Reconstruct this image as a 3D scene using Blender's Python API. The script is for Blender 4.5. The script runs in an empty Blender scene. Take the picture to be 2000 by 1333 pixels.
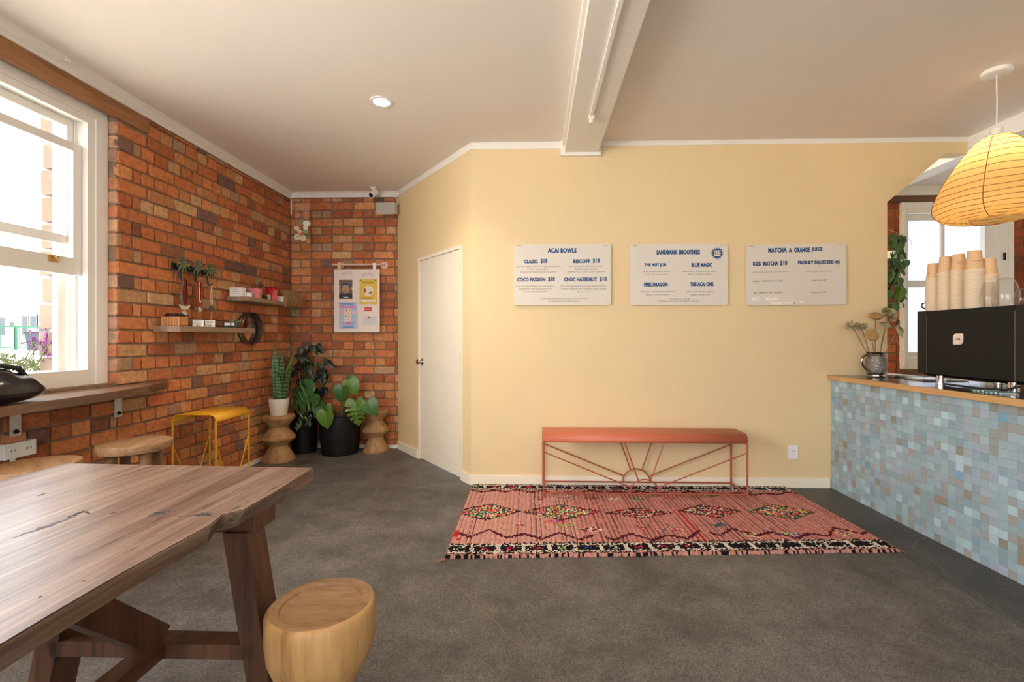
import bpy, bmesh, math, random
from mathutils import Vector, Matrix, Euler
R = random.Random(7)
SC = bpy.context.scene
COL = SC.collection
PI = math.pi

# ------------------------------------------------------------------ camera, sky, sun, daylight, exposure
F, CX, CY, EYE = 889.0, 1020.0, 660.0, 1.225
YAW = math.atan(24.5 / F)
cam = bpy.data.cameras.new('camera')
cam.sensor_width = 36.0
cam.lens = 36.0 * F / 2000.0
cam.shift_x = -20.0 / 2000.0
cam.shift_y = -6.5 / 2000.0
cam.clip_start = 0.02
camo = bpy.data.objects.new('camera', cam)
COL.objects.link(camo)
camo.location = (0, 0, EYE)
camo.rotation_euler = (PI / 2, 0, YAW)
SC.camera = camo

SC.view_settings.view_transform = 'Standard'
SC.view_settings.look = 'None'
SC.view_settings.exposure = 0.0
SC.view_settings.gamma = 1.0
SC.view_settings.use_curve_mapping = False

world = bpy.data.worlds.new('sky')
SC.world = world
world.use_nodes = True
wn = world.node_tree
bg = wn.nodes['Background']
bg.inputs[0].default_value = (0.86, 0.93, 1.0, 1)
bg.inputs[1].default_value = 5.5

def light(name, kind, loc, direction, energy, color, sx=1, sy=1, portal=False, spread=PI, **kw):
    l = bpy.data.lights.new(name, kind)
    l.energy = energy
    l.color = color
    if kind == 'AREA':
        l.shape = 'RECTANGLE'; l.size = sx; l.size_y = sy
        l.spread = spread
        if portal:
            l.cycles.is_portal = True
    for k, v in kw.items():
        setattr(l, k, v)
    o = bpy.data.objects.new(name, l)
    COL.objects.link(o)
    o.location = loc
    o.rotation_euler = Vector(direction).to_track_quat('-Z', 'Z').to_euler()
    return o

light('sun', 'SUN', (0, 0, 10), (-0.35, 0.0, -0.93), 20.0, (1.0, 0.95, 0.86), angle=0.03)
# daylight entering by the window in view (portal = sampling aid for the sky) and by the shop windows beside and behind the viewer
light('window_portal', 'AREA', (-3.05, 2.1, 1.85), (1, 0, 0), 1, (1, 1, 1), 1.7, 1.75, portal=True)
light('daylight_left', 'AREA', (-2.95, 0.3, 1.75), (1, 0.0, -0.5), 105, (1.0, 0.965, 0.94), 1.5, 1.5)
light('daylight_rear', 'AREA', (-0.6, -2.75, 1.6), (0, 1, -0.4), 26, (1.0, 0.93, 0.86), 3.6, 2.0)

# ------------------------------------------------------------------ helpers: pixel rays onto real planes
_c, _s = math.cos(YAW), math.sin(YAW)
def ray(u, v):
    a = (u - CX) / F; b = (CY - v) / F
    return (a * _c - _s, a * _s + _c, b)
def atz(u, v, z):
    d = ray(u, v); t = (z - EYE) / d[2]; return Vector((d[0] * t, d[1] * t, z))
def aty(u, v, y):
    d = ray(u, v); t = y / d[1]; return Vector((d[0] * t, y, EYE + d[2] * t))
def atx(u, v, x):
    d = ray(u, v); t = x / d[0]; return Vector((x, d[1] * t, EYE + d[2] * t))

# ------------------------------------------------------------------ materials
MATS = {}
def nodes(name):
    m = bpy.data.materials.new(name); m.use_nodes = True
    nt = m.node_tree
    return m, nt, nt.nodes, nt.links, nt.nodes['Principled BSDF']
def rgba(c): return (c[0], c[1], c[2], 1)
def srgb(r, g, b):
    def f(x):
        x /= 255.0
        return x / 12.92 if x <= 0.04045 else ((x + 0.055) / 1.055) ** 2.4
    return (f(r), f(g), f(b))

def mat(name, c, rough=0.6, metal=0.0, var=0.12, scale=12.0, bump=0.0, bscale=60.0, coat=0.0, stretch=(1, 1, 1), spec=0.5, c2=None, sheen=0.0):
    """A plain material with a little noise in its colour and its relief."""
    if name in MATS: return MATS[name]
    m, nt, N, L, b = nodes(name)
    tc = N.new('ShaderNodeTexCoord'); mp = N.new('ShaderNodeMapping')
    mp.inputs['Scale'].default_value = stretch
    L.new(tc.outputs['Object'], mp.inputs['Vector'])
    nz = N.new('ShaderNodeTexNoise'); nz.inputs['Scale'].default_value = scale; nz.inputs['Detail'].default_value = 4
    L.new(mp.outputs[0], nz.inputs['Vector'])
    mx = N.new('ShaderNodeMixRGB')
    if c2 is None:
        mx.inputs[1].default_value = rgba([max(0, x * (1 - var)) for x in c])
        mx.inputs[2].default_value = rgba([min(1, x * (1 + var)) for x in c])
    else:
        mx.inputs[1].default_value = rgba(c); mx.inputs[2].default_value = rgba(c2)
    L.new(nz.outputs['Fac'], mx.inputs[0])
    L.new(mx.outputs[0], b.inputs['Base Color'])
    b.inputs['Roughness'].default_value = rough
    b.inputs['Metallic'].default_value = metal
    b.inputs['Coat Weight'].default_value = coat
    b.inputs['Specular IOR Level'].default_value = spec
    if sheen: b.inputs['Sheen Weight'].default_value = sheen
    if bump:
        n2 = N.new('ShaderNodeTexNoise'); n2.inputs['Scale'].default_value = bscale; n2.inputs['Detail'].default_value = 5
        L.new(mp.outputs[0], n2.inputs['Vector'])
        bp = N.new('ShaderNodeBump'); bp.inputs['Strength'].default_value = bump; bp.inputs['Distance'].default_value = 0.01
        L.new(n2.outputs['Fac'], bp.inputs['Height']); L.new(bp.outputs[0], b.inputs['Normal'])
    MATS[name] = m
    return m

def wood(name, dark, mid, light_, axis='Y', freq=14.0, rough=0.45, coat=0.0, bump=0.15, long=0.06, crack=0.0):
    """Wood whose grain runs along one local axis."""
    if name in MATS: return MATS[name]
    m, nt, N, L, b = nodes(name)
    tc = N.new('ShaderNodeTexCoord'); mp = N.new('ShaderNodeMapping')
    s = [1, 1, 1]; s['XYZ'.index(axis)] = long
    mp.inputs['Scale'].default_value = s
    L.new(tc.outputs['Object'], mp.inputs['Vector'])
    n1 = N.new('ShaderNodeTexNoise'); n1.inputs['Scale'].default_value = freq; n1.inputs['Detail'].default_value = 8; n1.inputs['Roughness'].default_value = 0.65; n1.inputs['Distortion'].default_value = 0.6
    L.new(mp.outputs[0], n1.inputs['Vector'])
    n2 = N.new('ShaderNodeTexNoise'); n2.inputs['Scale'].default_value = freq * 7; n2.inputs['Detail'].default_value = 4
    L.new(mp.outputs[0], n2.inputs['Vector'])
    mxh = N.new('ShaderNodeMath'); mxh.operation = 'MULTIPLY_ADD'; mxh.inputs[1].default_value = 0.35
    L.new(n2.outputs['Fac'], mxh.inputs[0]); L.new(n1.outputs['Fac'], mxh.inputs[2])
    cr = N.new('ShaderNodeValToRGB')
    e = cr.color_ramp.elements
    e[0].position = 0.45; e[0].color = rgba(dark); e[1].position = 0.95; e[1].color = rgba(light_)
    k = cr.color_ramp.elements.new(0.66); k.color = rgba(mid)
    L.new(mxh.outputs[0], cr.inputs[0])
    out = cr.outputs[0]
    if crack:
        mp2 = N.new('ShaderNodeMapping'); s2 = [1, 1, 1]; s2['XYZ'.index(axis)] = 0.22
        mp2.inputs['Scale'].default_value = s2
        L.new(tc.outputs['Object'], mp2.inputs['Vector'])
        n3 = N.new('ShaderNodeTexNoise'); n3.inputs['Scale'].default_value = 7.0; n3.inputs['Detail'].default_value = 6; n3.inputs['Roughness'].default_value = 0.7
        L.new(mp2.outputs[0], n3.inputs['Vector'])
        r3 = N.new('ShaderNodeMapRange'); r3.inputs['From Min'].default_value = 0.615; r3.inputs['From Max'].default_value = 0.68
        L.new(n3.outputs['Fac'], r3.inputs['Value'])
        mx = N.new('ShaderNodeMixRGB'); mx.inputs[2].default_value = rgba([x * 0.12 for x in dark])
        mu = N.new('ShaderNodeMath'); mu.operation = 'MULTIPLY'; mu.inputs[1].default_value = crack
        L.new(r3.outputs[0], mu.inputs[0]); L.new(mu.outputs[0], mx.inputs[0]); L.new(out, mx.inputs[1])
        out = mx.outputs[0]
    L.new(out, b.inputs['Base Color'])
    b.inputs['Roughness'].default_value = rough; b.inputs['Coat Weight'].default_value = coat
    b.inputs['Coat Roughness'].default_value = 0.25
    bp = N.new('ShaderNodeBump'); bp.inputs['Strength'].default_value = bump; bp.inputs['Distance'].default_value = 0.004
    L.new(mxh.outputs[0], bp.inputs['Height']); L.new(bp.outputs[0], b.inputs['Normal'])
    MATS[name] = m
    return m

def piece_mat(name, attr, rough=0.85, var=0.3, scale=30.0, bump=0.5, bscale=70.0, coat=0.0, spec=0.3):
    """Colour from the object (attr None) or from the mesh colour attribute; grain on top."""
    m, nt, N, L, b = nodes(name)
    if attr:
        src = N.new('ShaderNodeAttribute'); src.attribute_name = attr; out = src.outputs['Color']
    else:
        src = N.new('ShaderNodeObjectInfo'); out = src.outputs['Color']
    gm = N.new('ShaderNodeNewGeometry')
    nz = N.new('ShaderNodeTexNoise'); nz.inputs['Scale'].default_value = scale; nz.inputs['Detail'].default_value = 5; nz.inputs['Roughness'].default_value = 0.65
    L.new(gm.outputs['Position'], nz.inputs['Vector'])
    mr = N.new('ShaderNodeMapRange'); mr.inputs['From Min'].default_value = 0.25; mr.inputs['From Max'].default_value = 0.75
    mr.inputs['To Min'].default_value = 1 - var; mr.inputs['To Max'].default_value = 1 + var
    L.new(nz.outputs['Fac'], mr.inputs['Value'])
    mx = N.new('ShaderNodeMixRGB'); mx.blend_type = 'MULTIPLY'; mx.inputs[0].default_value = 1
    L.new(out, mx.inputs[1]); L.new(mr.outputs[0], mx.inputs[2])
    L.new(mx.outputs[0], b.inputs['Base Color'])
    b.inputs['Roughness'].default_value = rough; b.inputs['Coat Weight'].default_value = coat
    b.inputs['Specular IOR Level'].default_value = spec
    if bump:
        n2 = N.new('ShaderNodeTexNoise'); n2.inputs['Scale'].default_value = bscale; n2.inputs['Detail'].default_value = 4
        L.new(gm.outputs['Position'], n2.inputs['Vector'])
        bp = N.new('ShaderNodeBump'); bp.inputs['Strength'].default_value = bump; bp.inputs['Distance'].default_value = 0.006
        L.new(n2.outputs['Fac'], bp.inputs['Height']); L.new(bp.outputs[0], b.inputs['Normal'])
    MATS[name] = m
    return m

def glass_mat(name, tint=(1, 1, 1), refl=0.6):
    """Thin clear glass: a fresnel-weighted mix of see-through and mirror."""
    m = bpy.data.materials.new(name); m.use_nodes = True
    N, L = m.node_tree.nodes, m.node_tree.links
    N.remove(N['Principled BSDF'])
    tr = N.new('ShaderNodeBsdfTransparent'); tr.inputs[0].default_value = rgba(tint)
    gl = N.new('ShaderNodeBsdfGlossy'); gl.inputs['Roughness'].default_value = 0.02
    lw = N.new('ShaderNodeLayerWeight'); lw.inputs['Blend'].default_value = 0.3
    mu = N.new('ShaderNodeMath'); mu.operation = 'MULTIPLY_ADD'; mu.inputs[1].default_value = refl; mu.inputs[2].default_value = 0.03
    mx = N.new('ShaderNodeMixShader')
    pw = N.new('ShaderNodeMath'); pw.operation = 'POWER'; pw.inputs[1].default_value = 2.0
    L.new(lw.outputs['Facing'], pw.inputs[0]); L.new(pw.outputs[0], mu.inputs[0]); L.new(mu.outputs[0], mx.inputs[0])
    L.new(tr.outputs[0], mx.inputs[1]); L.new(gl.outputs[0], mx.inputs[2])
    L.new(mx.outputs[0], N['Material Output'].inputs[0])
    MATS[name] = m
    return m

def translucent_mat(name, c, mixf=0.5, scale=40.0, var=0.08):
    m = bpy.data.materials.new(name); m.use_nodes = True
    N, L = m.node_tree.nodes, m.node_tree.links
    N.remove(N['Principled BSDF'])
    tc = N.new('ShaderNodeTexCoord'); nz = N.new('ShaderNodeTexNoise'); nz.inputs['Scale'].default_value = scale
    L.new(tc.outputs['Object'], nz.inputs['Vector'])
    mc = N.new('ShaderNodeMixRGB'); mc.inputs[1].default_value = rgba([x * (1 - var) for x in c]); mc.inputs[2].default_value = rgba([min(1, x * (1 + var)) for x in c])
    L.new(nz.outputs['Fac'], mc.inputs[0])
    d = N.new('ShaderNodeBsdfDiffuse'); t = N.new('ShaderNodeBsdfTranslucent')
    L.new(mc.outputs[0], d.inputs[0]); L.new(mc.outputs[0], t.inputs[0])
    mx = N.new('ShaderNodeMixShader'); mx.inputs[0].default_value = mixf
    L.new(d.outputs[0], mx.inputs[1]); L.new(t.outputs[0], mx.inputs[2])
    L.new(mx.outputs[0], N['Material Output'].inputs[0])
    MATS[name] = m
    return m

def emit_mat(name, c, s):
    m, nt, N, L, b = nodes(name)
    b.inputs['Emission Color'].default_value = rgba(c); b.inputs['Emission Strength'].default_value = s
    MATS[name] = m
    return m

# ------------------------------------------------------------------ mesh building
def wloc(o):
    v = Vector((0, 0, 0))
    while o is not None:
        v += o.location; o = o.parent
    return v

class MB:
    """Collects boxes, bars, tubes and sheets; build() links them as ONE mesh object."""
    def __init__(self): self.v = []; self.f = []; self.mi = []; self.col = []
    def add(self, vs, fs, mi=0, col=None):
        n = len(self.v)
        self.v.extend([tuple(p) for p in vs])
        for f in fs:
            self.f.append([i + n for i in f]); self.mi.append(mi); self.col.append(col)
        return self
    def box(self, x0, x1, y0, y1, z0, z1, mi=0, col=None, bev=0.0):
        if bev <= 0:
            vs = [(x, y, z) for z in (z0, z1) for y in (y0, y1) for x in (x0, x1)]
            fs = [(0, 2, 3, 1), (4, 5, 7, 6), (0, 1, 5, 4), (2, 6, 7, 3), (0, 4, 6, 2), (1, 3, 7, 5)]
            return self.add(vs, fs, mi, col)
        bm = bmesh.new()
        bmesh.ops.create_cube(bm, size=1)
        for w in bm.verts:
            w.co = Vector(((x0 + x1) / 2 + w.co.x * (x1 - x0), (y0 + y1) / 2 + w.co.y * (y1 - y0), (z0 + z1) / 2 + w.co.z * (z1 - z0)))
        bmesh.ops.bevel(bm, geom=list(bm.edges), offset=bev, segments=2, profile=0.6, affect='EDGES')
        self.bm(bm, mi, col); bm.free()
        return self
    def bm(self, bm, mi=0, col=None):
        bm.verts.index_update()
        self.add([w.co[:] for w in bm.verts], [[w.index for w in f.verts] for f in bm.faces], mi, col)
        return self
    def tube(self, pts, r, n=8, mi=0, caps=True, closed=False, col=None):
        pts = [Vector(p) for p in pts]
        rs = r if isinstance(r, (list, tuple)) else [r] * len(pts)
        m = len(pts); base = len(self.v); prev = None
        for i, p in enumerate(pts):
            a = pts[i - 1] if (i > 0 or closed) else p
            b = pts[(i + 1) % m] if (i < m - 1 or closed) else p
            t = (b - a)
            t = t.normalized() if t.length > 1e-9 else Vector((0, 0, 1))
            if prev is None:
                up = Vector((0, 0, 1)) if abs(t.z) < 0.9 else Vector((1, 0, 0))
                s = t.cross(up).normalized()
            else:
                s = (prev - t * prev.dot(t))
                s = s.normalized() if s.length > 1e-6 else t.orthogonal().normalized()
            prev = s; w = t.cross(s)
            for k in range(n):
                an = 2 * PI * k / n
                self.v.append(tuple(p + (s * math.cos(an) + w * math.sin(an)) * rs[i]))
        for i in range(m if closed else m - 1):
            j = (i + 1) % m
            for k in range(n):
                k2 = (k + 1) % n
                self.f.append([base + i * n + k, base + i * n + k2, base + j * n + k2, base + j * n + k]); self.mi.append(mi); self.col.append(col)
        if caps and not closed:
            self.f.append([base + k for k in range(n)][::-1]); self.mi.append(mi); self.col.append(col)
            self.f.append([base + (m - 1) * n + k for k in range(n)]); self.mi.append(mi); self.col.append(col)
        return self
    def lathe(self, prof, cx=0, cy=0, n=32, mi=0, sx=1, sy=1, wob=None, caps=True, col=None):
        base = len(self.v); m = len(prof)
        for i, (r, z) in enumerate(prof):
            for k in range(n):
                a = 2 * PI * k / n
                rr = r * (wob(a, z) if wob else 1)
                self.v.append((cx + rr * sx * math.cos(a), cy + rr * sy * math.sin(a), z))
        for i in range(m - 1):
            for k in range(n):
                k2 = (k + 1) % n
                self.f.append([base + i * n + k, base + i * n + k2, base + (i + 1) * n + k2, base + (i + 1) * n + k]); self.mi.append(mi); self.col.append(col)
        if caps:
            for i, rev in ((0, True), (m - 1, False)):
                if prof[i][0] > 1e-6:
                    fc = [base + i * n + k for k in range(n)]
                    self.f.append(fc[::-1] if rev else fc); self.mi.append(mi); self.col.append(col)
        return self
    def prism(self, pts, d, mi=0):
        """closed outline (list of 3-D points) pushed along vector d"""
        n = len(pts); d = Vector(d)
        vs = [Vector(p) for p in pts] + [Vector(p) + d for p in pts]
        fs = [list(range(n))[::-1], list(range(n, 2 * n))] + [[i, (i + 1) % n, n + (i + 1) % n, n + i] for i in range(n)]
        return self.add(vs, fs, mi)
    def sheet(self, rows, th=0.0, mi=0, nrm=None):
        nr, nc = len(rows), len(rows[0])
        vs = [p for r in rows for p in r]
        fs = [[i * nc + j, i * nc + j + 1, (i + 1) * nc + j + 1, (i + 1) * nc + j] for i in range(nr - 1) for j in range(nc - 1)]
        return self.add(vs, fs, mi)
    def beam(self, a, b, w, h, up=(0, 0, 1), mi=0):
        a = Vector(a); b = Vector(b); t = (b - a).normalized(); s = t.cross(Vector(up)).normalized(); q = s.cross(t)
        vs = [p + s * i * w / 2 + q * j * h / 2 for p in (a, b) for (i, j) in ((-1, -1), (1, -1), (1, 1), (-1, 1))]
        return self.add(vs, [(0, 1, 2, 3), (7, 6, 5, 4), (0, 4, 5, 1), (1, 5, 6, 2), (2, 6, 7, 3), (3, 7, 4, 0)], mi)
    def xform(self, M):
        self.v = [tuple(M @ Vector(p)) for p in self.v]; return self
    def mesh(self, name, mats, smooth=False, off=(0, 0, 0), recalc=True):
        me = bpy.data.meshes.new(name)
        ox, oy, oz = off
        me.from_pydata([(x - ox, y - oy, z - oz) for x, y, z in self.v], [], self.f)
        mats = mats if isinstance(mats, (list, tuple)) else [mats]
        for m in mats: me.materials.append(m)
        if len(mats) > 1: me.polygons.foreach_set('material_index', self.mi)
        if any(c is not None for c in self.col):
            at = me.color_attributes.new('tint', 'FLOAT_COLOR', 'CORNER')
            buf = []
            for f, c in zip(self.f, self.col):
                c = c or (1, 1, 1); buf.extend([c[0], c[1], c[2], 1.0] * len(f))
            at.data.foreach_set('color', buf)
        if recalc:
            bm = bmesh.new(); bm.from_mesh(me); bmesh.ops.recalc_face_normals(bm, faces=bm.faces); bm.to_mesh(me); bm.free()
        if smooth:
            me.polygons.foreach_set('use_smooth', [True] * len(me.polygons))
            if smooth != 'all':
                try: me.set_sharp_from_angle(angle=math.radians(38))
                except Exception: pass
        me.update()
        return me
    def build(self, name, mats, parent=None, smooth=False, recalc=True, solid=0.0, origin=None):
        off = wloc(parent) if parent is not None else Vector((0, 0, 0))
        o0 = Vector(origin) if origin is not None else off
        me = self.mesh(name, mats, smooth, o0, recalc)
        o = bpy.data.objects.new(name, me)
        COL.objects.link(o)
        o.parent = parent
        o.location = o0 - off
        if solid:
            md = o.modifiers.new('thickness', 'SOLIDIFY'); md.thickness = solid; md.offset = 0
        return o

def tag(o, label=None, cat=None, group=None, kind=None):
    if label: o['label'] = label
    if cat: o['category'] = cat
    if group: o['group'] = group
    if kind: o['kind'] = kind
    return o
def thing(name, loc, label=None, cat=None, group=None, kind=None, parent=None):
    o = bpy.data.objects.new(name, None); o.empty_display_size = 0.05
    COL.objects.link(o); o.location = loc; o.parent = parent
    return tag(o, label, cat, group, kind)
def copy_tree(o, parent=None):
    c = o.copy(); COL.objects.link(c)
    if parent is not None: c.parent = parent
    for ch in [x for x in o.children]:
        copy_tree(ch, c)
    return c

def text_mesh(body, bold=0.0, shear=0.0):
    cu = bpy.data.curves.new('t', 'FONT'); cu.body = body; cu.resolution_u = 2; cu.offset = bold; cu.shear = shear; cu.space_character = 1.0 + max(0.0, bold) * 2.2
    o = bpy.data.objects.new('t', cu)
    me = bpy.data.meshes.new_from_object(o)
    vs = [v.co.copy() for v in me.vertices]; fs = [list(p.vertices) for p in me.polygons]
    bpy.data.objects.remove(o); bpy.data.meshes.remove(me); bpy.data.curves.remove(cu)
    xs = [v.x for v in vs]; ys = [v.y for v in vs]
    return vs, fs, min(xs), max(xs), min(ys), max(ys)
_tcache = {}
def put_text(mb, body, cx, cz, w, h=None, to3=None, bold=0.0, mi=0, arc=0.0):
    """writes a line centred on (cx, cz), w wide (h high), in the local frame given by to3(x, z)"""
    k = (body, bold)
    if k not in _tcache: _tcache[k] = text_mesh(body, bold)
    vs, fs, x0, x1, y0, y1 = _tcache[k]
    sx = w / (x1 - x0); sy = sx if h is None else h / (y1 - y0)
    pts = []
    for v in vs:
        x = (v.x - (x0 + x1) / 2) * sx; z = (v.y - (y0 + y1) / 2) * sy
        if arc: z -= arc * (x / (w / 2)) ** 2
        pts.append(to3(cx + x, cz + z))
    mb.add(pts, fs, mi)

# ------------------------------------------------------------------ palette
white_paint = mat('white_paint', srgb(236, 230, 220), 0.45, var=0.02, bump=0.05, bscale=20)
trim_paint = mat('trim_paint', srgb(235, 229, 218), 0.4, var=0.02)
ceiling_paint = mat('ceiling_paint', srgb(236, 226, 214), 0.8, var=0.015, scale=2, bump=0.03, bscale=150)
cream_paint = mat('cream_paint', srgb(229, 203, 155), 0.75, var=0.03, scale=3, bump=0.12, bscale=90, c2=srgb(224, 198, 153))
door_paint = mat('door_paint', srgb(240, 228, 205), 0.5, var=0.015)
mortar = mat('mortar', (0.29, 0.18, 0.115), 0.95, var=0.35, scale=20, bump=0.9, bscale=120)
brick_one = piece_mat('brick_face', None, 0.9, 0.35, 26, 0.7, 90)
brick_many = piece_mat('brick_face_joined', 'tint', 0.9, 0.35, 26, 0.7, 90)
tile_one = piece_mat('glazed_tile', None, 0.35, 0.07, 25, 0.12, 25, spec=0.4)
tile_many = piece_mat('glazed_tile_joined', 'tint', 0.35, 0.07, 25, 0.12, 25, spec=0.4)
grout = mat('grout', srgb(158, 164, 164), 0.9)
timber = wood('lintel_timber', (0.18, 0.070, 0.024), (0.33, 0.145, 0.055), (0.44, 0.22, 0.09), 'Y', 20, 0.65, crack=0.5)
timber_x = wood('lintel_timber_across', (0.08, 0.03, 0.012), (0.15, 0.06, 0.025), (0.22, 0.10, 0.04), 'X', 20, 0.6)
table_wood = wood('table_wood', (0.060, 0.033, 0.023), (0.165, 0.100, 0.070), (0.36, 0.25, 0.185), 'Y', 18, 0.38, 0.40, 0.35, 0.05, crack=1.0)
leg_wood = wood('leg_wood', (0.034, 0.012, 0.005), (0.085, 0.032, 0.012), (0.15, 0.062, 0.025), 'Z', 14, 0.45, 0.1, 0.2, crack=0.7)
bench_wood = wood('bench_wood', (0.055, 0.024, 0.012), (0.14, 0.066, 0.034), (0.30, 0.17, 0.10), 'Y', 13, 0.4, 0.2, 0.25, crack=0.7)
stool_wood = wood('stool_wood', (0.26, 0.115, 0.035), (0.47, 0.255, 0.09), (0.60, 0.37, 0.15), 'Z', 10, 0.55, 0, 0.2, 0.10, crack=0.25)
dish_wood = wood('stool_dish_wood', (0.16, 0.080, 0.034), (0.33, 0.185, 0.085), (0.42, 0.26, 0.13), 'X', 14, 0.6, 0, 0.2, 0.2, crack=0.5)
round_wood = wood('round_stool_wood', (0.17, 0.078, 0.032), (0.32, 0.17, 0.075), (0.45, 0.27, 0.13), 'Y', 12, 0.55, 0, 0.2, 0.12)
round_leg_wood = wood('round_stool_leg_wood', (0.16, 0.072, 0.03), (0.27, 0.14, 0.065), (0.36, 0.20, 0.095), 'Z', 12, 0.6, 0, 0.2)
carved_wood = wood('carved_wood', (0.19, 0.085, 0.030), (0.36, 0.19, 0.075), (0.50, 0.30, 0.13), 'Z', 16, 0.6, 0, 0.4, 0.25, crack=0.4)
shelf_wood = wood('shelf_wood', (0.20, 0.115, 0.06), (0.30, 0.19, 0.11), (0.38, 0.26, 0.17), 'Y', 14, 0.6)
ply_edge = wood('ply_edge', (0.42, 0.22, 0.08), (0.56, 0.31, 0.12), (0.66, 0.40, 0.17), 'Y', 16, 0.45)
black_plastic = mat('black_plastic', (0.012, 0.012, 0.013), 0.5)
black_metal = mat('black_metal', (0.010, 0.010, 0.009), 0.5, 0.0, bump=0.05, bscale=400, spec=0.25)
chrome = mat('chrome', (0.8, 0.8, 0.8), 0.12, 1.0, var=0.02)
steel = mat('steel', (0.55, 0.56, 0.58), 0.32, 1.0, var=0.06, scale=30, stretch=(1, 0.1, 1))
galv = mat('galvanised', (0.50, 0.50, 0.50), 0.5, 0.7, var=0.25, scale=30)
pewter = mat('pewter', (0.30, 0.27, 0.24), 0.28, 1.0, var=0.5, scale=60, bump=1.0, bscale=90)
pewter_smooth = mat('pewter_smooth', (0.36, 0.33, 0.30), 0.22, 1.0, var=0.2, scale=30, bump=0.15, bscale=60)
brass = mat('brass', (0.5, 0.33, 0.12), 0.35, 0.9)
pink_metal = mat('pink_powdercoat', srgb(193, 104, 74), 0.45, var=0.04, bump=0.03, bscale=500)
pink_rod = mat('pink_rod', srgb(168, 84, 60), 0.45, var=0.04)
yellow_metal = mat('yellow_powdercoat', srgb(224, 160, 34), 0.42, var=0.04)
white_plastic = mat('white_plastic', srgb(238, 234, 226), 0.35, var=0.015)
card_white = mat('white_card', srgb(240, 236, 228), 0.7, var=0.02)
ink_blue = mat('blue_ink', srgb(24, 74, 122), 0.6, var=0.1, scale=60)
ink_grey = mat('grey_ink', srgb(120, 112, 104), 0.7, var=0.05)
ink_dark = mat('dark_ink', srgb(40, 46, 70), 0.7, var=0.05)
ink_white = mat('white_ink', srgb(250, 247, 240), 0.5, var=0.02)
ink_black = mat('black_ink', (0.01, 0.01, 0.01), 0.6)
glass = glass_mat('window_glass')
clear_glass = glass_mat('drinking_glass', (0.95, 0.95, 0.95), 0.95)

# ------------------------------------------------------------------ the room
CEIL = 2.845
XL, YB, YC = -2.73, 5.02, 3.78          # brick face on the left, brick nook at the back, cream menu wall
A0 = Vector((-0.53, YC, 0)); A1 = Vector((-1.50, 4.985, 0))   # angled cream wall
XO, XH, XR = 2.864, 3.50, 5.28          # opening edge, header beam, right wall
YREAR = -2.6

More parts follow.
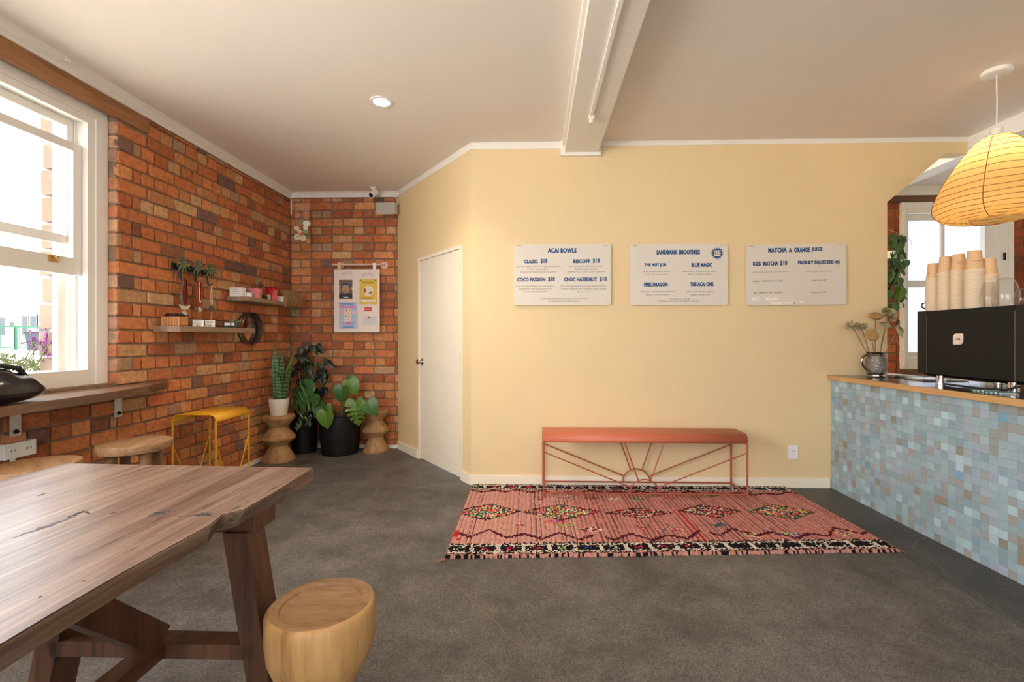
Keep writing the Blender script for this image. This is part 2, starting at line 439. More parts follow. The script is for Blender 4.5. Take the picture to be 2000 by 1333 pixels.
def concrete():
    m, nt, N, L, b = nodes('polished_concrete')
    tc = N.new('ShaderNodeTexCoord')
    def noise(s, d=4, r=0.6):
        n = N.new('ShaderNodeTexNoise'); n.inputs['Scale'].default_value = s; n.inputs['Detail'].default_value = d; n.inputs['Roughness'].default_value = r
        L.new(tc.outputs['Object'], n.inputs['Vector']); return n.outputs['Fac']
    big = noise(1.3, 5); mid = noise(6, 6, 0.7)
    vo = N.new('ShaderNodeTexVoronoi'); vo.inputs['Scale'].default_value = 230
    L.new(tc.outputs['Object'], vo.inputs['Vector'])
    cr = N.new('ShaderNodeValToRGB'); e = cr.color_ramp.elements
    e[0].position = 0.36; e[0].color = rgba((0.054, 0.049, 0.044)); e[1].position = 0.64; e[1].color = rgba((0.172, 0.156, 0.138))
    ad = N.new('ShaderNodeMath'); ad.operation = 'MULTIPLY_ADD'; ad.inputs[1].default_value = 0.5
    ml = N.new('ShaderNodeMath'); ml.operation = 'MULTIPLY'; ml.inputs[1].default_value = 0.5
    L.new(mid, ml.inputs[0]); L.new(big, ad.inputs[0]); L.new(ml.outputs[0], ad.inputs[2]); L.new(ad.outputs[0], cr.inputs[0])
    sp = N.new('ShaderNodeMapRange'); sp.inputs['From Min'].default_value = 0.0; sp.inputs['From Max'].default_value = 1.0; sp.inputs['To Min'].default_value = 0.40; sp.inputs['To Max'].default_value = 1.60
    L.new(vo.outputs['Color'], sp.inputs['Value'])
    mu = N.new('ShaderNodeMixRGB'); mu.blend_type = 'MULTIPLY'; mu.inputs[0].default_value = 1
    L.new(cr.outputs[0], mu.inputs[1]); L.new(sp.outputs[0], mu.inputs[2])
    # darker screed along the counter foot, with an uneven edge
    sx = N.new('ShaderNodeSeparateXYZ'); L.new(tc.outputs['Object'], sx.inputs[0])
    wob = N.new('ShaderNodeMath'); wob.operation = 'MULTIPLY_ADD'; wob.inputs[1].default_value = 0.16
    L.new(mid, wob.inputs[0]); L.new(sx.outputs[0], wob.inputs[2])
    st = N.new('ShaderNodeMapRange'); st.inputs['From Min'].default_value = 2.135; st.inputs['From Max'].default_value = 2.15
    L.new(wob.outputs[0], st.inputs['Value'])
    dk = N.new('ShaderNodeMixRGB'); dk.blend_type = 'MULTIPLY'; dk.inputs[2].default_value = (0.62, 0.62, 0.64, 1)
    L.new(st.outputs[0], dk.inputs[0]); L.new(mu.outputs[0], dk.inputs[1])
    # fine wandering cracks
    vr = N.new('ShaderNodeTexVoronoi'); vr.feature = 'DISTANCE_TO_EDGE'; vr.inputs['Scale'].default_value = 0.55
    dm = N.new('ShaderNodeMixRGB'); dm.inputs[0].default_value = 0.12
    n3 = N.new('ShaderNodeTexNoise'); n3.inputs['Scale'].default_value = 5; n3.inputs['Detail'].default_value = 5
    L.new(tc.outputs['Object'], n3.inputs['Vector']); L.new(tc.outputs['Object'], dm.inputs[1]); L.new(n3.outputs['Color'], dm.inputs[2]); L.new(dm.outputs[0], vr.inputs['Vector'])
    ck = N.new('ShaderNodeMapRange'); ck.inputs['From Min'].default_value = 0.0; ck.inputs['From Max'].default_value = 0.003; ck.inputs['To Min'].default_value = 0.45; ck.inputs['To Max'].default_value = 0.0
    L.new(vr.outputs['Distance'], ck.inputs['Value'])
    cc = N.new('ShaderNodeMixRGB'); cc.inputs[2].default_value = (0.20, 0.15, 0.09, 1)
    L.new(ck.outputs[0], cc.inputs[0]); L.new(dk.outputs[0], cc.inputs[1])
    L.new(cc.outputs[0], b.inputs['Base Color'])
    rr = N.new('ShaderNodeMapRange'); rr.inputs['To Min'].default_value = 0.42; rr.inputs['To Max'].default_value = 0.7
    L.new(mid, rr.inputs['Value']); L.new(rr.outputs[0], b.inputs['Roughness'])
    return m

tag(MB().box(-3.1, 5.5, -2.9, 5.3, -0.08, 0).build('floor', concrete()), kind='structure')
tag(MB().box(-3.1, 5.5, -2.9, 5.3, CEIL, CEIL + 0.08).build('ceiling', ceiling_paint), kind='structure')

# --- left wall: mortar body with two window openings, bricks laid on it
WY0, WY1, WZ0, WZ1 = 1.50, 2.907, 0.93, 2.70        # window_1 opening
wl = MB()
xo = XL - 0.36
def wall_x(mb, x0, x1, y0, y1, z0, z1, holes):
    """wall slab normal to X with rectangular holes (y0,y1,z0,z1)"""
    ys = sorted({y0, y1} | {h[0] for h in holes} | {h[1] for h in holes})
    for a, b in zip(ys[:-1], ys[1:]):
        hs = [h for h in holes if h[0] <= a and h[1] >= b]
        if not hs: mb.box(x0, x1, a, b, z0, z1)
        for h in hs:
            mb.box(x0, x1, a, b, z0, h[2]); mb.box(x0, x1, a, b, h[3], z1)
wall_x(wl, xo, XL - 0.012, YREAR, YB + 0.3, 0, CEIL, [(WY0, WY1, WZ0, WZ1), (-0.5, 1.1, 0.95, WZ1)])
wall_left = tag(wl.build('wall_left', mortar), kind='structure')

PAL = [((0.56, 0.195, 0.070), 5), ((0.50, 0.160, 0.058), 5), ((0.60, 0.255, 0.100), 4.5), ((0.43, 0.130, 0.052), 3), ((0.56, 0.300, 0.140), 2.2), ((0.33, 0.125, 0.066), 1.3), ((0.22, 0.115, 0.085), 0.45), ((0.45, 0.26, 0.145), 1.2), ((0.64, 0.38, 0.18), 0.7)]
def brick_color(rng, pal=PAL, lo=0.82, hi=1.15):
    t = rng.random() * sum(w for _, w in pal)
    for c, w in pal:
        t -= w
        if t <= 0: break
    k = rng.uniform(lo, hi)
    return tuple(min(1, x * k * rng.uniform(0.97, 1.03)) for x in c)

def brick_variant(rng, corner=0.18):
    """unit brick -0.5..0.5 wide, 0..1 high, face at depth 0, back at depth 1; worn corners, cushioned face"""
    o = []
    k = 3
    def ring(inset, d, j):
        pts = []
        for (cx_, cz_) in ((-0.5, 0), (0.5, 0), (0.5, 1), (-0.5, 1)):
            pts.append((cx_ * (1 - inset * 0.8) + rng.uniform(-j, j), d, 0.5 + (cz_ - 0.5) * (1 - inset * 2.2) + rng.uniform(-j, j) * 1.6))
        return pts
    def cut(pts, c):
        res = []
        for i, p in enumerate(pts):
            a = pts[i - 1]; b = pts[(i + 1) % 4]
            cc = c * rng.uniform(0.25, 1.0)
            for q in ((a, 0), (b, 1)):
                f = cc * (0.42 if abs(q[0][0] - p[0]) > 0.5 else 1.0)
                res.append(tuple(p[t] + (q[0][t] - p[t]) * f for t in range(3)))
        return res
    back = ring(0.0, 1.0, 0.0); edge = ring(0.0, 0.22, 0.018); face = ring(0.05, 0.0, 0.012)
    st = rng.getstate(); e8 = cut(edge, corner); rng.setstate(st); f8 = cut(face, corner); rng.setstate(st); b8 = cut(back, corner)
    vs = b8 + e8 + f8
    fs = []
    for L0 in (0, 8):
        for i in range(8): fs.append([L0 + i, L0 + (i + 1) % 8, L0 + 8 + (i + 1) % 8, L0 + 8 + i])
    fs.append(list(range(16, 24)))
    return vs, fs
BR = random.Random(11)
BV = [brick_variant(BR) for _ in range(8)]

def bond(lo, hi, z0, z1, course, phase, rng, skip=None, closer=True):
    """English bond: a course of stretchers, a course of headers. Yields (a0, a1, z, h, kind)."""
    out = []; n = 0; z = z0; jt = 0.011
    while z < z1 - 0.02:
        h = min(course, z1 - z) - 0.011
        hd = (n + phase) % 2 == 1
        a = lo; first = True
        while a < hi - 0.02:
            L_ = 0.107 if hd else 0.224
            if hd and first and closer: L_ = 0.107
            elif hd and closer and len(out) and out[-1][2] == z and out[-1][4] == 'first': L_ = 0.052
            if rng.random() < 0.05 and not hd: L_ = 0.107
            L_ += rng.uniform(-0.006, 0.006)
            b = min(a + L_, hi)
            if hi - b < 0.03: b = hi
            if b - a > 0.02 and not (skip and skip(a, b, z, h)): out.append((a, b, z, h, 'first' if first else 'x'))
            a = b + jt; first = False
        z += course; n += 1
    return out

class Frame:
    def __init__(s, org, along, inward): s.o = Vector(org); s.a = Vector(along); s.i = Vector(inward)
    def __call__(s, a, d, z): return s.o + s.a * a + s.i * d + Vector((0, 0, z))
def lay(wall, cells, fr, limit, rng, **kw):
    # meshes are made about the frame origin; shift into object space
    base = fr.o.copy()
    fr0 = Frame((0, 0, 0), fr.a, fr.i)
    order = sorted(range(len(cells)), key=lambda i: -((cells[i][1] - cells[i][0]) * cells[i][3]) / kw['dist'](cells[i]))
    keep = set(order[:limit]); pal = kw.get('pal', PAL)
    meshes = []
    for vs, fs in BV:
        mb = MB().add([fr0(x, d, z) for x, d, z in vs], fs); meshes.append(mb.mesh('brick', brick_one))
    rest = MB()
    for i, (a, b, z, h, kd) in enumerate(cells):
        col = brick_color(rng, pal); proud = rng.gauss(0, 0.0025)
        dp = kw.get('deep', 0.03) if kd == 'first' else 0.03
        sx, sy, sz = b - a, dp, h; vi = rng.randrange(len(BV))
        org = fr((a + b) / 2, -proud, z)
        if i in keep:
            o = bpy.data.objects.new('brick', meshes[vi])
            o.location = org
            o.scale = (sx if abs(fr.a.x) > 0.5 else sy, sx if abs(fr.a.y) > 0.5 else sy, sz)
            o.color = (*col, 1); o.parent = wall; COL.objects.link(o)
        else:
            vs, fs = BV[vi]
            rest.add([org + fr0(x * sx, d * sy, zz * sz) for x, d, zz in vs], fs, 0, col)
    if rest.v: rest.build('brick', brick_many, wall)['kind'] = 'stuff'

BRNG = random.Random(23)
cells = bond(2.907, YB - 0.004, 0.0, 2.775, 0.0915, 0, BRNG, skip=lambda a, b, z, h: a < 3.13 and z > 2.62)
cells += [(b0, b1, z, h, 'x') for (b0, b1, z, h, k) in bond(2.03, 2.895, 0.0, 0.915, 0.0915, 0, BRNG, closer=False)]
lay(wall_left, cells, Frame((XL, 0, 0), (0, 1, 0), (-1, 0, 0)), 278, BRNG, dist=lambda c: ((c[0] + c[1]) / 2) ** 3.0)
rev = [(-2.806, XL - 0.003, 0.0915 * k, 0.0805, 'x') for k in range(9, 29)]
lay(wall_left, rev, Frame((0, 2.9045, 0), (1, 0, 0), (0, 1, 0)), 22, BRNG, pal=[((0.56, 0.25, 0.11), 2), ((0.52, 0.19, 0.08), 2), ((0.55, 0.32, 0.18), 2), ((0.46, 0.24, 0.16), 1)], dist=lambda c: 1.0)  # paler palette puts the window's brightness into the reveal bricks' colour
MB().tube([(XL + .012, YB - .012, CEIL - .09), (XL + .012, YB - .012, 2.60)], .008, 8).build('corner_pipe', trim_paint, wall_left, smooth=True)
# the same brickwork carried on past the edge of the picture
more = bond(-0.5, 2.018, 0.0, 0.915, 0.0915, 0, BRNG, closer=False) + bond(1.11, 1.49, 0.94, 2.66, 0.0915, 0, BRNG, closer=False)
lay(wall_left, more, Frame((XL, 0, 0), (0, 1, 0), (-1, 0, 0)), 0, BRNG, dist=lambda c: 1.0)
# timber lintel over the window
tl = MB().box(XL - 0.03, XL + 0.004, -0.7, 3.15, 2.665, 2.775, bev=0.004)
tl.build('timber_lintel', timber, wall_left)

# --- brick nook at the back
wb = tag(MB().box(XL, -1.2, YB + 0.012, YB + 0.3, 0, CEIL).build('wall_back', mortar), kind='structure')
cells = bond(XL + 0.004, A1.x + 0.03, 0.0, 2.79, 0.0915, 1, BRNG, closer=False)
lay(wb, cells, Frame((0, YB, 0), (1, 0, 0), (0, 1, 0)), 300, BRNG, dist=lambda c: 1.0)

# --- kitchen side of the back wall, seen through the opening
WX0, WX1 = 3.96, 5.10
kb = MB()
kb.box(2.6, WX0, YB + 0.012, YB + 0.3, 0, CEIL); kb.box(WX1, 5.5, YB + 0.012, YB + 0.3, 0, CEIL)
kb.box(WX0, WX1, YB + 0.012, YB + 0.3, 0, 0.88); kb.box(WX0, WX1, YB + 0.012, YB + 0.3, 2.69, CEIL)
wk = tag(kb.build('wall_kitchen', mortar), kind='structure')
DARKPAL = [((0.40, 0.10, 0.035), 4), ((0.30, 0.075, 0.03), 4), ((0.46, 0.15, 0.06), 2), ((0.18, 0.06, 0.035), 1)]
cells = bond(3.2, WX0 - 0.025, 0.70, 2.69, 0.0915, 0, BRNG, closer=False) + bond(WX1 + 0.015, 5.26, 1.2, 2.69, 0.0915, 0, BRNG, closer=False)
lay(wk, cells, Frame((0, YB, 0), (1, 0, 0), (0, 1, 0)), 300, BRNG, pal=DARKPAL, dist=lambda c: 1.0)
MB().box(3.2, 5.26, YB - 0.02, YB + 0.02, 2.685, 2.748).build('timber_lintel', timber_x, wk)
MB().box(3.9, 5.15, YB - 0.045, YB + 0.02, 0.80, 0.885, bev=0.004).build('timber_sill', timber_x, wk)

# --- cream walls
cw = MB()
outline = [(A0.x, 0), (XO, 0), (XO, 2.328), (3.327, 2.718), (XH, 2.718), (XH, CEIL), (A0.x, CEIL)]
cw.prism([(x, YC, z) for x, z in outline], (0, 0.10, 0))
tag(cw.build('wall_menu', cream_paint), kind='structure')
ad = (A1 - A0).normalized(); an = Vector((-ad.y, ad.x, 0))      # along the angled wall; inwards (behind)
if an.y < 0: an = -an
ALEN = (A1 - A0).length
def onA(t, z, out=0.0): p = A0 + ad * t - an * out; return Vector((p.x, p.y, z))
tD0 = 0.178; tD1 = tD0 + 0.835; HD = 1.995        # door leaf span along the wall
wa = MB()
def aslab(mb, t0, t1, z0, z1, o0, o1):
    pts = [onA(t0, z0, o0), onA(t1, z0, o0), onA(t1, z1, o0), onA(t0, z1, o0)]
    q = onA(0, 0, o1) - onA(0, 0, o0)
    mb.prism(pts, q)
aslab(wa, 0.0, tD0 - 0.006, 0, CEIL, 0, -0.09); aslab(wa, tD1 + 0.006, ALEN + 0.02, 0, CEIL, 0, -0.09); aslab(wa, tD0 - 0.006, tD1 + 0.006, HD + 0.006, CEIL, 0, -0.09)
wall_angled = tag(wa.build('wall_angled', cream_paint), kind='structure')

door = thing('door_1', onA(tD0, 0), kind='structure')
dl = MB(); aslab(dl, tD0 + 0.001, tD1 - 0.001, 0.012, HD, -0.006, -0.042); dl.build('door_leaf', door_paint, door)
df = MB()
aslab(df, tD0 - 0.034, tD0 - 0.003, 0, HD + 0.036, 0.004, -0.03)
aslab(df, tD1 + 0.003, tD1 + 0.030, 0, HD + 0.036, 0.004, -0.03)
aslab(df, tD0 - 0.034, tD1 + 0.030, HD + 0.004, HD + 0.036, 0.0042, -0.03)
df.build('door_frame', door_paint, door)
kn = MB()
kc = onA(tD1 - 0.06, 0.985, -0.006)
def lathe_dir(mb, prof, org, axis, n=20, mi=0, caps=True):
    q = Vector(axis).to_track_quat('Z', 'Y').to_matrix()
    t = MB().lathe(prof, n=n, caps=caps)
    mb.add([Vector(org) + q @ Vector(p) for p in t.v], t.f, mi)
    return mb
lathe_dir(kn, [(0.033, 0), (0.033, 0.006), (0.012, 0.010), (0.012, 0.028), (0.022, 0.036), (0.029, 0.048), (0.026, 0.060), (0.012, 0.064), (0, 0.064)], kc, -an)
kn.build('door_knob', chrome, door, smooth=True)
for zz in (0.22, 1.0, 1.78):
    h = MB(); aslab(h, tD0 - 0.004, tD0 + 0.006, zz, zz + 0.09, 0.004, -0.03); h.build('hinge', steel, door)

# --- baseboards
tag(MB().box(A0.x - 0.01, 2.40, YC - 0.014, YC, 0, 0.082, bev=0.003).build('baseboard_menu', door_paint), kind='structure')
bb = MB(); aslab(bb, 0.0, tD0 - 0.034, 0, 0.082, 0.013, 0.0); aslab(bb, tD1 + 0.030, ALEN, 0, 0.082, 0.013, 0)
tag(bb.build('baseboard_angled', door_paint), kind='structure')
tag(MB().box(XL, XL + 0.02, 2.0, YB, 0.0, 0.035).build('baseboard_left', trim_paint), kind='structure')
tag(MB().box(XL, -1.52, YB - 0.02, YB, 0.0, 0.035).build('baseboard_back', trim_paint), kind='structure')

# --- cornices (two-step white mouldings) and the ceiling beam
def cornice(name, a, b, inward, hgt=0.055, dep=0.03):
    a = Vector(a); b = Vector(b); i = Vector(inward)
    prof = [(0, 0), (dep * 0.45, 0), (dep * 0.45, hgt * 0.38), (dep * 0.7, hgt * 0.5), (dep * 0.7, hgt * 0.75), (dep * 1.3, hgt), (0, hgt)]
    mb = MB()
    mb.prism([a + i * x + Vector((0, 0, CEIL - hgt + z)) for x, z in prof], b - a)
    return tag(mb.build(name, trim_paint), kind='structure')
cornice('trim_1', (XL, YREAR, 0), (XL, YB, 0), (1, 0, 0), 0.075, 0.035)
cornice('trim_2', (XL, YB, 0), (A1.x, YB, 0), (0, -1, 0), 0.058, 0.03)
cornice('trim_3', onA(ALEN, 0), onA(-0.012, 0), -an, 0.052, 0.012)
cornice('trim_4', (A0.x - 0.012, YC, 0), (0.235, YC, 0), (0, -1, 0), 0.052, 0.012)
cornice('trim_5', (0.53, YC, 0), (XH, YC, 0), (0, -1, 0), 0.035, 0.012)
cornice('trim_6', (XH + 0.16, YB, 0), (5.28, YB, 0), (0, -1, 0), 0.09, 0.045)
beam = tag(MB().box(0.247, 0.520, YREAR, YC, 2.748, CEIL).build('ceiling_beam', white_paint), kind='structure')
MB().box(0.228, 0.262, YREAR, YC - 0.02, 2.80, CEIL).build('beam_moulding', trim_paint, beam)
MB().box(0.214, 0.544, YC - 0.035, YC + 0.002, 2.722, CEIL, bev=0.003).build('bearing_plate', trim_paint, beam)
cd = MB(); cd.box(0.375, 0.397, YREAR, 3.10, 2.733, 2.748); cd.build('conduit', white_plastic, beam)
cn = MB(); cn.box(0.366, 0.408, 3.10, 3.145, 2.712, 2.748, bev=0.006); lathe_dir(cn, [(0.016, 0), (0.016, 0.02), (0.009, 0.022), (0, 0.022)], (0.387, 3.125, 2.714), (0, 0, -1), 14); cn.build('conduit_cap', mat('ivory_plastic', srgb(230, 220, 196), 0.4), beam, smooth=True)
tag(MB().box(XH, XH + 0.16, YREAR, YB, 2.716, CEIL).build('header_beam', white_paint), kind='structure')
tag(MB().box(XR, XR + 0.15, YREAR, YB + 0.3, 0, CEIL).build('wall_right', white_paint), kind='structure')
MB().box(XR - 0.04, XR, 4.2, 4.93, 0.9, 2.66).build('window_frame', trim_paint, bpy.data.objects['wall_right'])
rw = MB()
rw.box(-3.1, -2.5, YREAR - 0.2, YREAR, 0, CEIL); rw.box(1.3, 5.5, YREAR - 0.2, YREAR, 0, CEIL)
rw.box(-2.5, 1.3, YREAR - 0.2, YREAR, 0, 0.5); rw.box(-2.5, 1.3, YREAR - 0.2, YREAR, 2.6, CEIL)
tag(rw.build('wall_rear', cream_paint), kind='structure')

# --- window_1: a double-hung sash window with the inner sash pushed up
w1 = thing('window_1', (-2.8, WY1, WZ0), kind='structure')
cs = MB()
xc0, xc1 = -2.835, -2.80
cs.box(xc0, xc1, 2.775, WY1 - 0.002, WZ0, WZ1 - 0.0, bev=0.002)          # right casing
cs.box(xc0, xc1, WY0, 2.775, 2.572, WZ1, bev=0.002)                    # head casing
cs.box(xc0, xc1 + 0.004, WY0, 2.775, WZ0, 1.026, bev=0.002)            # bottom casing
cs.box(xc0, xc1, WY0 + 0.002, WY0 + 0.11, WZ0, WZ1, bev=0.002)
cs.build('casing', white_paint, w1)
cs = MB()
cs.box(xc1, xc1 + 0.010, 2.822, WY1 - 0.006, WZ0, WZ1 - 0.002, bev=0.002); cs.box(xc1, xc1 + 0.010, WY0, 2.824, 2.616, WZ1 - 0.002, bev=0.002)
cs.build('outer_moulding', white_paint, w1)
jb = MB()
jb.box(-3.0, xc0, 2.78, WY1 - 0.002, 0.99, 2.62); jb.box(-3.0, xc0, WY0, 2.78, 2.58, 2.66); jb.box(-3.0, xc0, WY0, WY0 + 0.08, 0.99, 2.62)
jb.box(-3.06, xc0, WY0, WY1 - 0.002, 0.94, 1.02)
jb.box(-2.878, -2.872, 2.765, 2.78, 1.02, 2.58); jb.box(-2.925, -2.916, 2.762, 2.78, 1.02, 2.58); jb.box(-2.99, -2.955, 2.74, 2.78, 1.02, 2.58)
jb.build('jamb', white_paint, w1)
def sash(x0, x1, y0, y1, z0, z1, st, top, bot, name='sash'):
    m = MB()
    m.box(x0, x1, y0, y0 + st, z0, z1, bev=0.003); m.box(x0, x1, y1 - st, y1, z0, z1, bev=0.003)
    m.box(x0, x1, y0 + st - .001, y1 - st + .001, z1 - top, z1, bev=0.003); m.box(x0, x1, y0 + st - .001, y1 - st + .001, z0, z0 + bot, bev=0.003)
    s = m.build(name, white_paint, w1)
    g = MB().box((x0 + x1) / 2 - 0.002, (x0 + x1) / 2 + 0.002, y0 + st - .004, y1 - st + .004, z0 + bot - .004, z1 - top + .004).build('pane', glass, s)
    return s
s1 = sash(-2.870, -2.838, WY0 + 0.08, 2.778, 1.61, 2.425, 0.055, 0.05, 0.105)
s2 = sash(-2.912, -2.881, WY0 + 0.08, 2.776, 1.80, 2.578, 0.050, 0.05, 0.055)
lt = MB(); lp = Vector((-2.838, 2.60, 1.695))
lt.box(-2.838, -2.833, 2.575, 2.635, 1.672, 1.712, bev=0.002); lt.tube([(-2.833, 2.605, 1.70), (-2.812, 2.605, 1.696), (-2.808, 2.605, 1.675)], 0.006, 8)
lt.build('sash_lift', brass, s1, smooth=True)

# --- window_2: frosted window of the kitchen
w2 = thing('window_2', (4.45, YB, 0.885), kind='structure')
fr = MB()
y0, y1 = YB - 0.03, YB + 0.02
fr.box(3.933, 4.0, y0, y1, 0.885, 2.677, bev=0.003); fr.box(4.93, 5.105, y0, y1, 0.885, 2.677, bev=0.003); fr.box(3.999, 4.93, y0, y1, 2.57, 2.677, bev=0.003); fr.box(3.999, 4.93, y0, y1, 0.885, 1.01, bev=0.003)
fr.build('casing', trim_paint, w2)
fr = MB(); fr.box(3.945, 5.09, y0 - 0.012, y0, 2.61, 2.668, bev=0.003); fr.box(3.945, 3.968, y0 - 0.012, y0, 0.9, 2.61, bev=0.003); fr.box(5.05, 5.09, y0 - 0.012, y0, 0.9, 2.61, bev=0.003); fr.build('outer_moulding', trim_paint, w2)
sm = MB(); ya, yb = YB + 0.02, YB + 0.06
sm.box(4.0, 4.016, ya, yb, 1.01, 2.57); sm.box(4.82, 4.95, ya - 0.03, yb, 1.01, 2.57); sm.box(4.0, 4.82, ya, yb, 2.495, 2.57); sm.box(4.0, 4.82, ya, yb, 1.01, 1.065)
sm.box(4.0, 4.82, ya, yb, 1.775, 1.842); sm.box(4.39, 4.425, ya, yb, 1.065, 2.495)
sm.build('sash', trim_paint, w2)
frost = translucent_mat('frosted_glass', (0.58, 0.59, 0.62), 0.9)
for (a, b, c, d) in ((4.016, 4.39, 1.842, 2.495), (4.425, 4.82, 1.842, 2.495), (4.016, 4.39, 1.065, 1.775), (4.425, 4.82, 1.065, 1.775)):
    MB().box(a - .003, b + .003, ya + 0.018, ya + 0.022, c - .003, d + .003).build('pane', frost, w2)
MB().box(4.99, 5.0, y0 - 0.02, y0, 2.05, 2.13).build('window_stay', black_metal, w2)

# ------------------------------------------------------------------ outside the left window
pave = mat('pale_paving', srgb(218, 212, 202), 0.9, var=0.1, scale=3)
tag(MB().box(-70, -3.1, -40, 60, -0.2, -0.1).build('ground', pave), kind='structure')
er = MB()
zc = 0.94
erng = random.Random(5)
xr = MB()
while zc < 2.6:
    p_ = erng.uniform(0, 0.012)
    xr.box(-3.115 - erng.uniform(0, .02), -3.02, 2.80 - p_, 3.0, zc, zc + 0.155, bev=0.008); zc += 0.17
tag(xr.build('wall_outside', mat('pale_outer_brick', srgb(150, 128, 110), 0.9, var=0.2, bump=0.5)), kind='structure')
house_wall = mat('house_wall', srgb(232, 228, 222), 0.85, var=0.04)
XF = -30.0
hs = thing('shop_building', (XF, 30, -0.1), 'pale shop building across the street behind a green railing', 'building')
hb = MB(); hb.box(XF - 4, XF, 8, 80, -0.1, 5.7); hb.build('wall', house_wall, hs)
dkg = mat('dark_pane', (0.09, 0.11, 0.13), 0.15, spec=0.6)
def prect(u0, v0, u1, v1, x): a = atx(u0, v0, x); b = atx(u1, v1, x); return min(a.y, b.y), max(a.y, b.y), min(a.z, b.z), max(a.z, b.z)
for (u0, u1, v0, v1) in ((42, 53, 617, 655), (58, 70, 617, 640), (75, 87, 617, 655), (91, 97, 617, 655), (-2, 8, 620, 655), (0, 12, 532, 562)):
    a, b, c, d = prect(u0, v0, u1, v1, XF + 0.02)
    f = MB(); f.box(XF, XF + 0.05, a - 0.10, b + 0.10, c - 0.10, d + 0.10); f = f.build('window', white_paint, hs)
    MB().box(XF + 0.04, XF + 0.06, a, b, c, d).build('pane', dkg, f)
a, b, c, d = prect(19, 629, 27, 637, XF)
MB().box(XF, XF + 0.05, a, b, c, d).build('notice_plate', dkg, hs)
aw = MB(); rows = []
for i in range(7):
    t = i / 6; rows.append([(XF + 2.6 * t, y, 4.9 - 1.9 * t + 0.35 * math.sin(PI * t)) for y in (12, 20, 28, 38)])
aw.sheet(rows); aw.build('awning', mat('awning_cloth', srgb(235, 238, 240), 0.8), hs, solid=0.02)
rf = MB(); rf.box(XF - 4.2, XF + 0.5, 8, 80, 5.65, 6.15); rf.build('roof', mat('roof_blue', srgb(120, 150, 175), 0.7), hs)
tag(MB().box(-27.0, -20.0, 4, 80, -0.1, 0.62).build('raised_terrace', pave), kind='structure')
XG = -25.0
gf = thing('railing', (XG, 25, 0.62), 'green metal railing in front of the pale shop building', 'railing')
grn = mat('green_paint', srgb(24, 84, 58), 0.6)
g = MB(); g.box(XG - .03, XG + .03, 12, 50, 1.72, 1.79); g.box(XG - .03, XG + .03, 12, 50, 0.74, 0.79); g.build('rail', grn, gf)
for k in range(10):
    MB().box(XG - .04, XG + .04, 14 + k * 2.4, 14.1 + k * 2.4, 0.62, 1.79).build('post', grn, gf)
bal = MB()
for k in range(150): bal.box(XG - .01, XG + .01, 12.6 + k * 0.2, 12.62 + k * 0.2, 0.76, 1.74)
bal.build('baluster', grn, gf)['kind'] = 'stuff'
bx = -24.0; yy = atx(75, 664, bx).y
bn = thing('wheelie_bin', (bx, yy, 0.62), 'dark wheelie bin by the green railing across the street', 'bin')
b_ = MB()
b_.add([(bx - .27, yy - .25, .62), (bx + .27, yy - .25, .62), (bx + .27, yy + .25, .62), (bx - .27, yy + .25, .62), (bx - .33, yy - .3, 1.42), (bx + .33, yy - .3, 1.42), (bx + .33, yy + .3, 1.42), (bx - .33, yy + .3, 1.42)], [(3, 2, 1, 0), (4, 5, 6, 7), (0, 1, 5, 4), (1, 2, 6, 5), (2, 3, 7, 6), (3, 0, 4, 7)])
b_.build('body', mat('bin_plastic', srgb(52, 58, 72), 0.6), bn)
MB().box(bx - .35, bx + .35, yy - .32, yy + .32, 1.42, 1.50, bev=.02).build('lid', black_plastic, bn)
MB().box(bx + .30, bx + .33, yy - .12, yy + .1, 1.05, 1.3).build('sticker', card_white, bn)

# purple-flowered bush just outside the window
fl = thing('flowering_bush', (-3.35, 2.5, -0.1), 'purple flowering bush with green leaves outside the sash window', 'bush')
stem_g = mat('stem_green', srgb(110, 120, 70), 0.7)
purple = mat('purple_petals', srgb(150, 40, 150), 0.7, var=0.3, scale=60)
leafy = mat('bush_leaf', srgb(112, 120, 76), 0.7, var=0.3, scale=30)
lf, pt, sg = MB(), MB(), MB()
frng = random.Random(3)
for (tip, X, root, X2, n) in (((60, 645), -3.10, (66, 694), -3.15, 26), ((92, 643), -3.05, (84, 716), -3.12, 60), ((141, 686), -2.93, (96, 668), -3.02, 46), ((42, 672), -3.10, (70, 664), -3.12, 16), ((92, 690), -3.08, (76, 668), -3.1, 16), ((104, 700), -3.03, (86, 690), -3.08, 16)):
    a = atx(*root, X2); b = atx(*tip, X)
    sg.tube([(a.x - .28, a.y - .2, a.z - 0.9), a, b], 0.003, 5)
    for k in range(n):
        t = frng.random(); p = a.lerp(b, t) + Vector((frng.gauss(0, .007), frng.gauss(0, .007), frng.gauss(0, .007)))
        q = Euler((frng.random() * 6, frng.random() * 6, 0)).to_matrix(); s = 0.009
        pt.add([p + q @ Vector(c) * s for c in ((-1, 0, 0), (0, -.6, .3), (1, 0, 0), (0, .6, .3))], [(0, 1, 2, 3)])
for k in range(380):
    u = frng.uniform(-40, 100); v = frng.uniform(690 + max(0, u) * .2, 742)
    p = atx(u, v, -3.2 + frng.uniform(-.2, .06)); q = Euler((frng.random() * 6, frng.random() * 6, frng.random() * 6)).to_matrix(); s = frng.uniform(.018, .04)
    lf.add([p + q @ Vector(c) * s for c in ((-1, 0, 0), (-.2, -.2, .05), (1, 0, 0), (-.2, .2, .05))], [(0, 1, 2, 3)])
sg.build('stem', stem_g, fl); o = pt.build('blossom', purple, fl); o['kind'] = 'stuff'; o = lf.build('foliage', leafy, fl); o['kind'] = 'stuff'


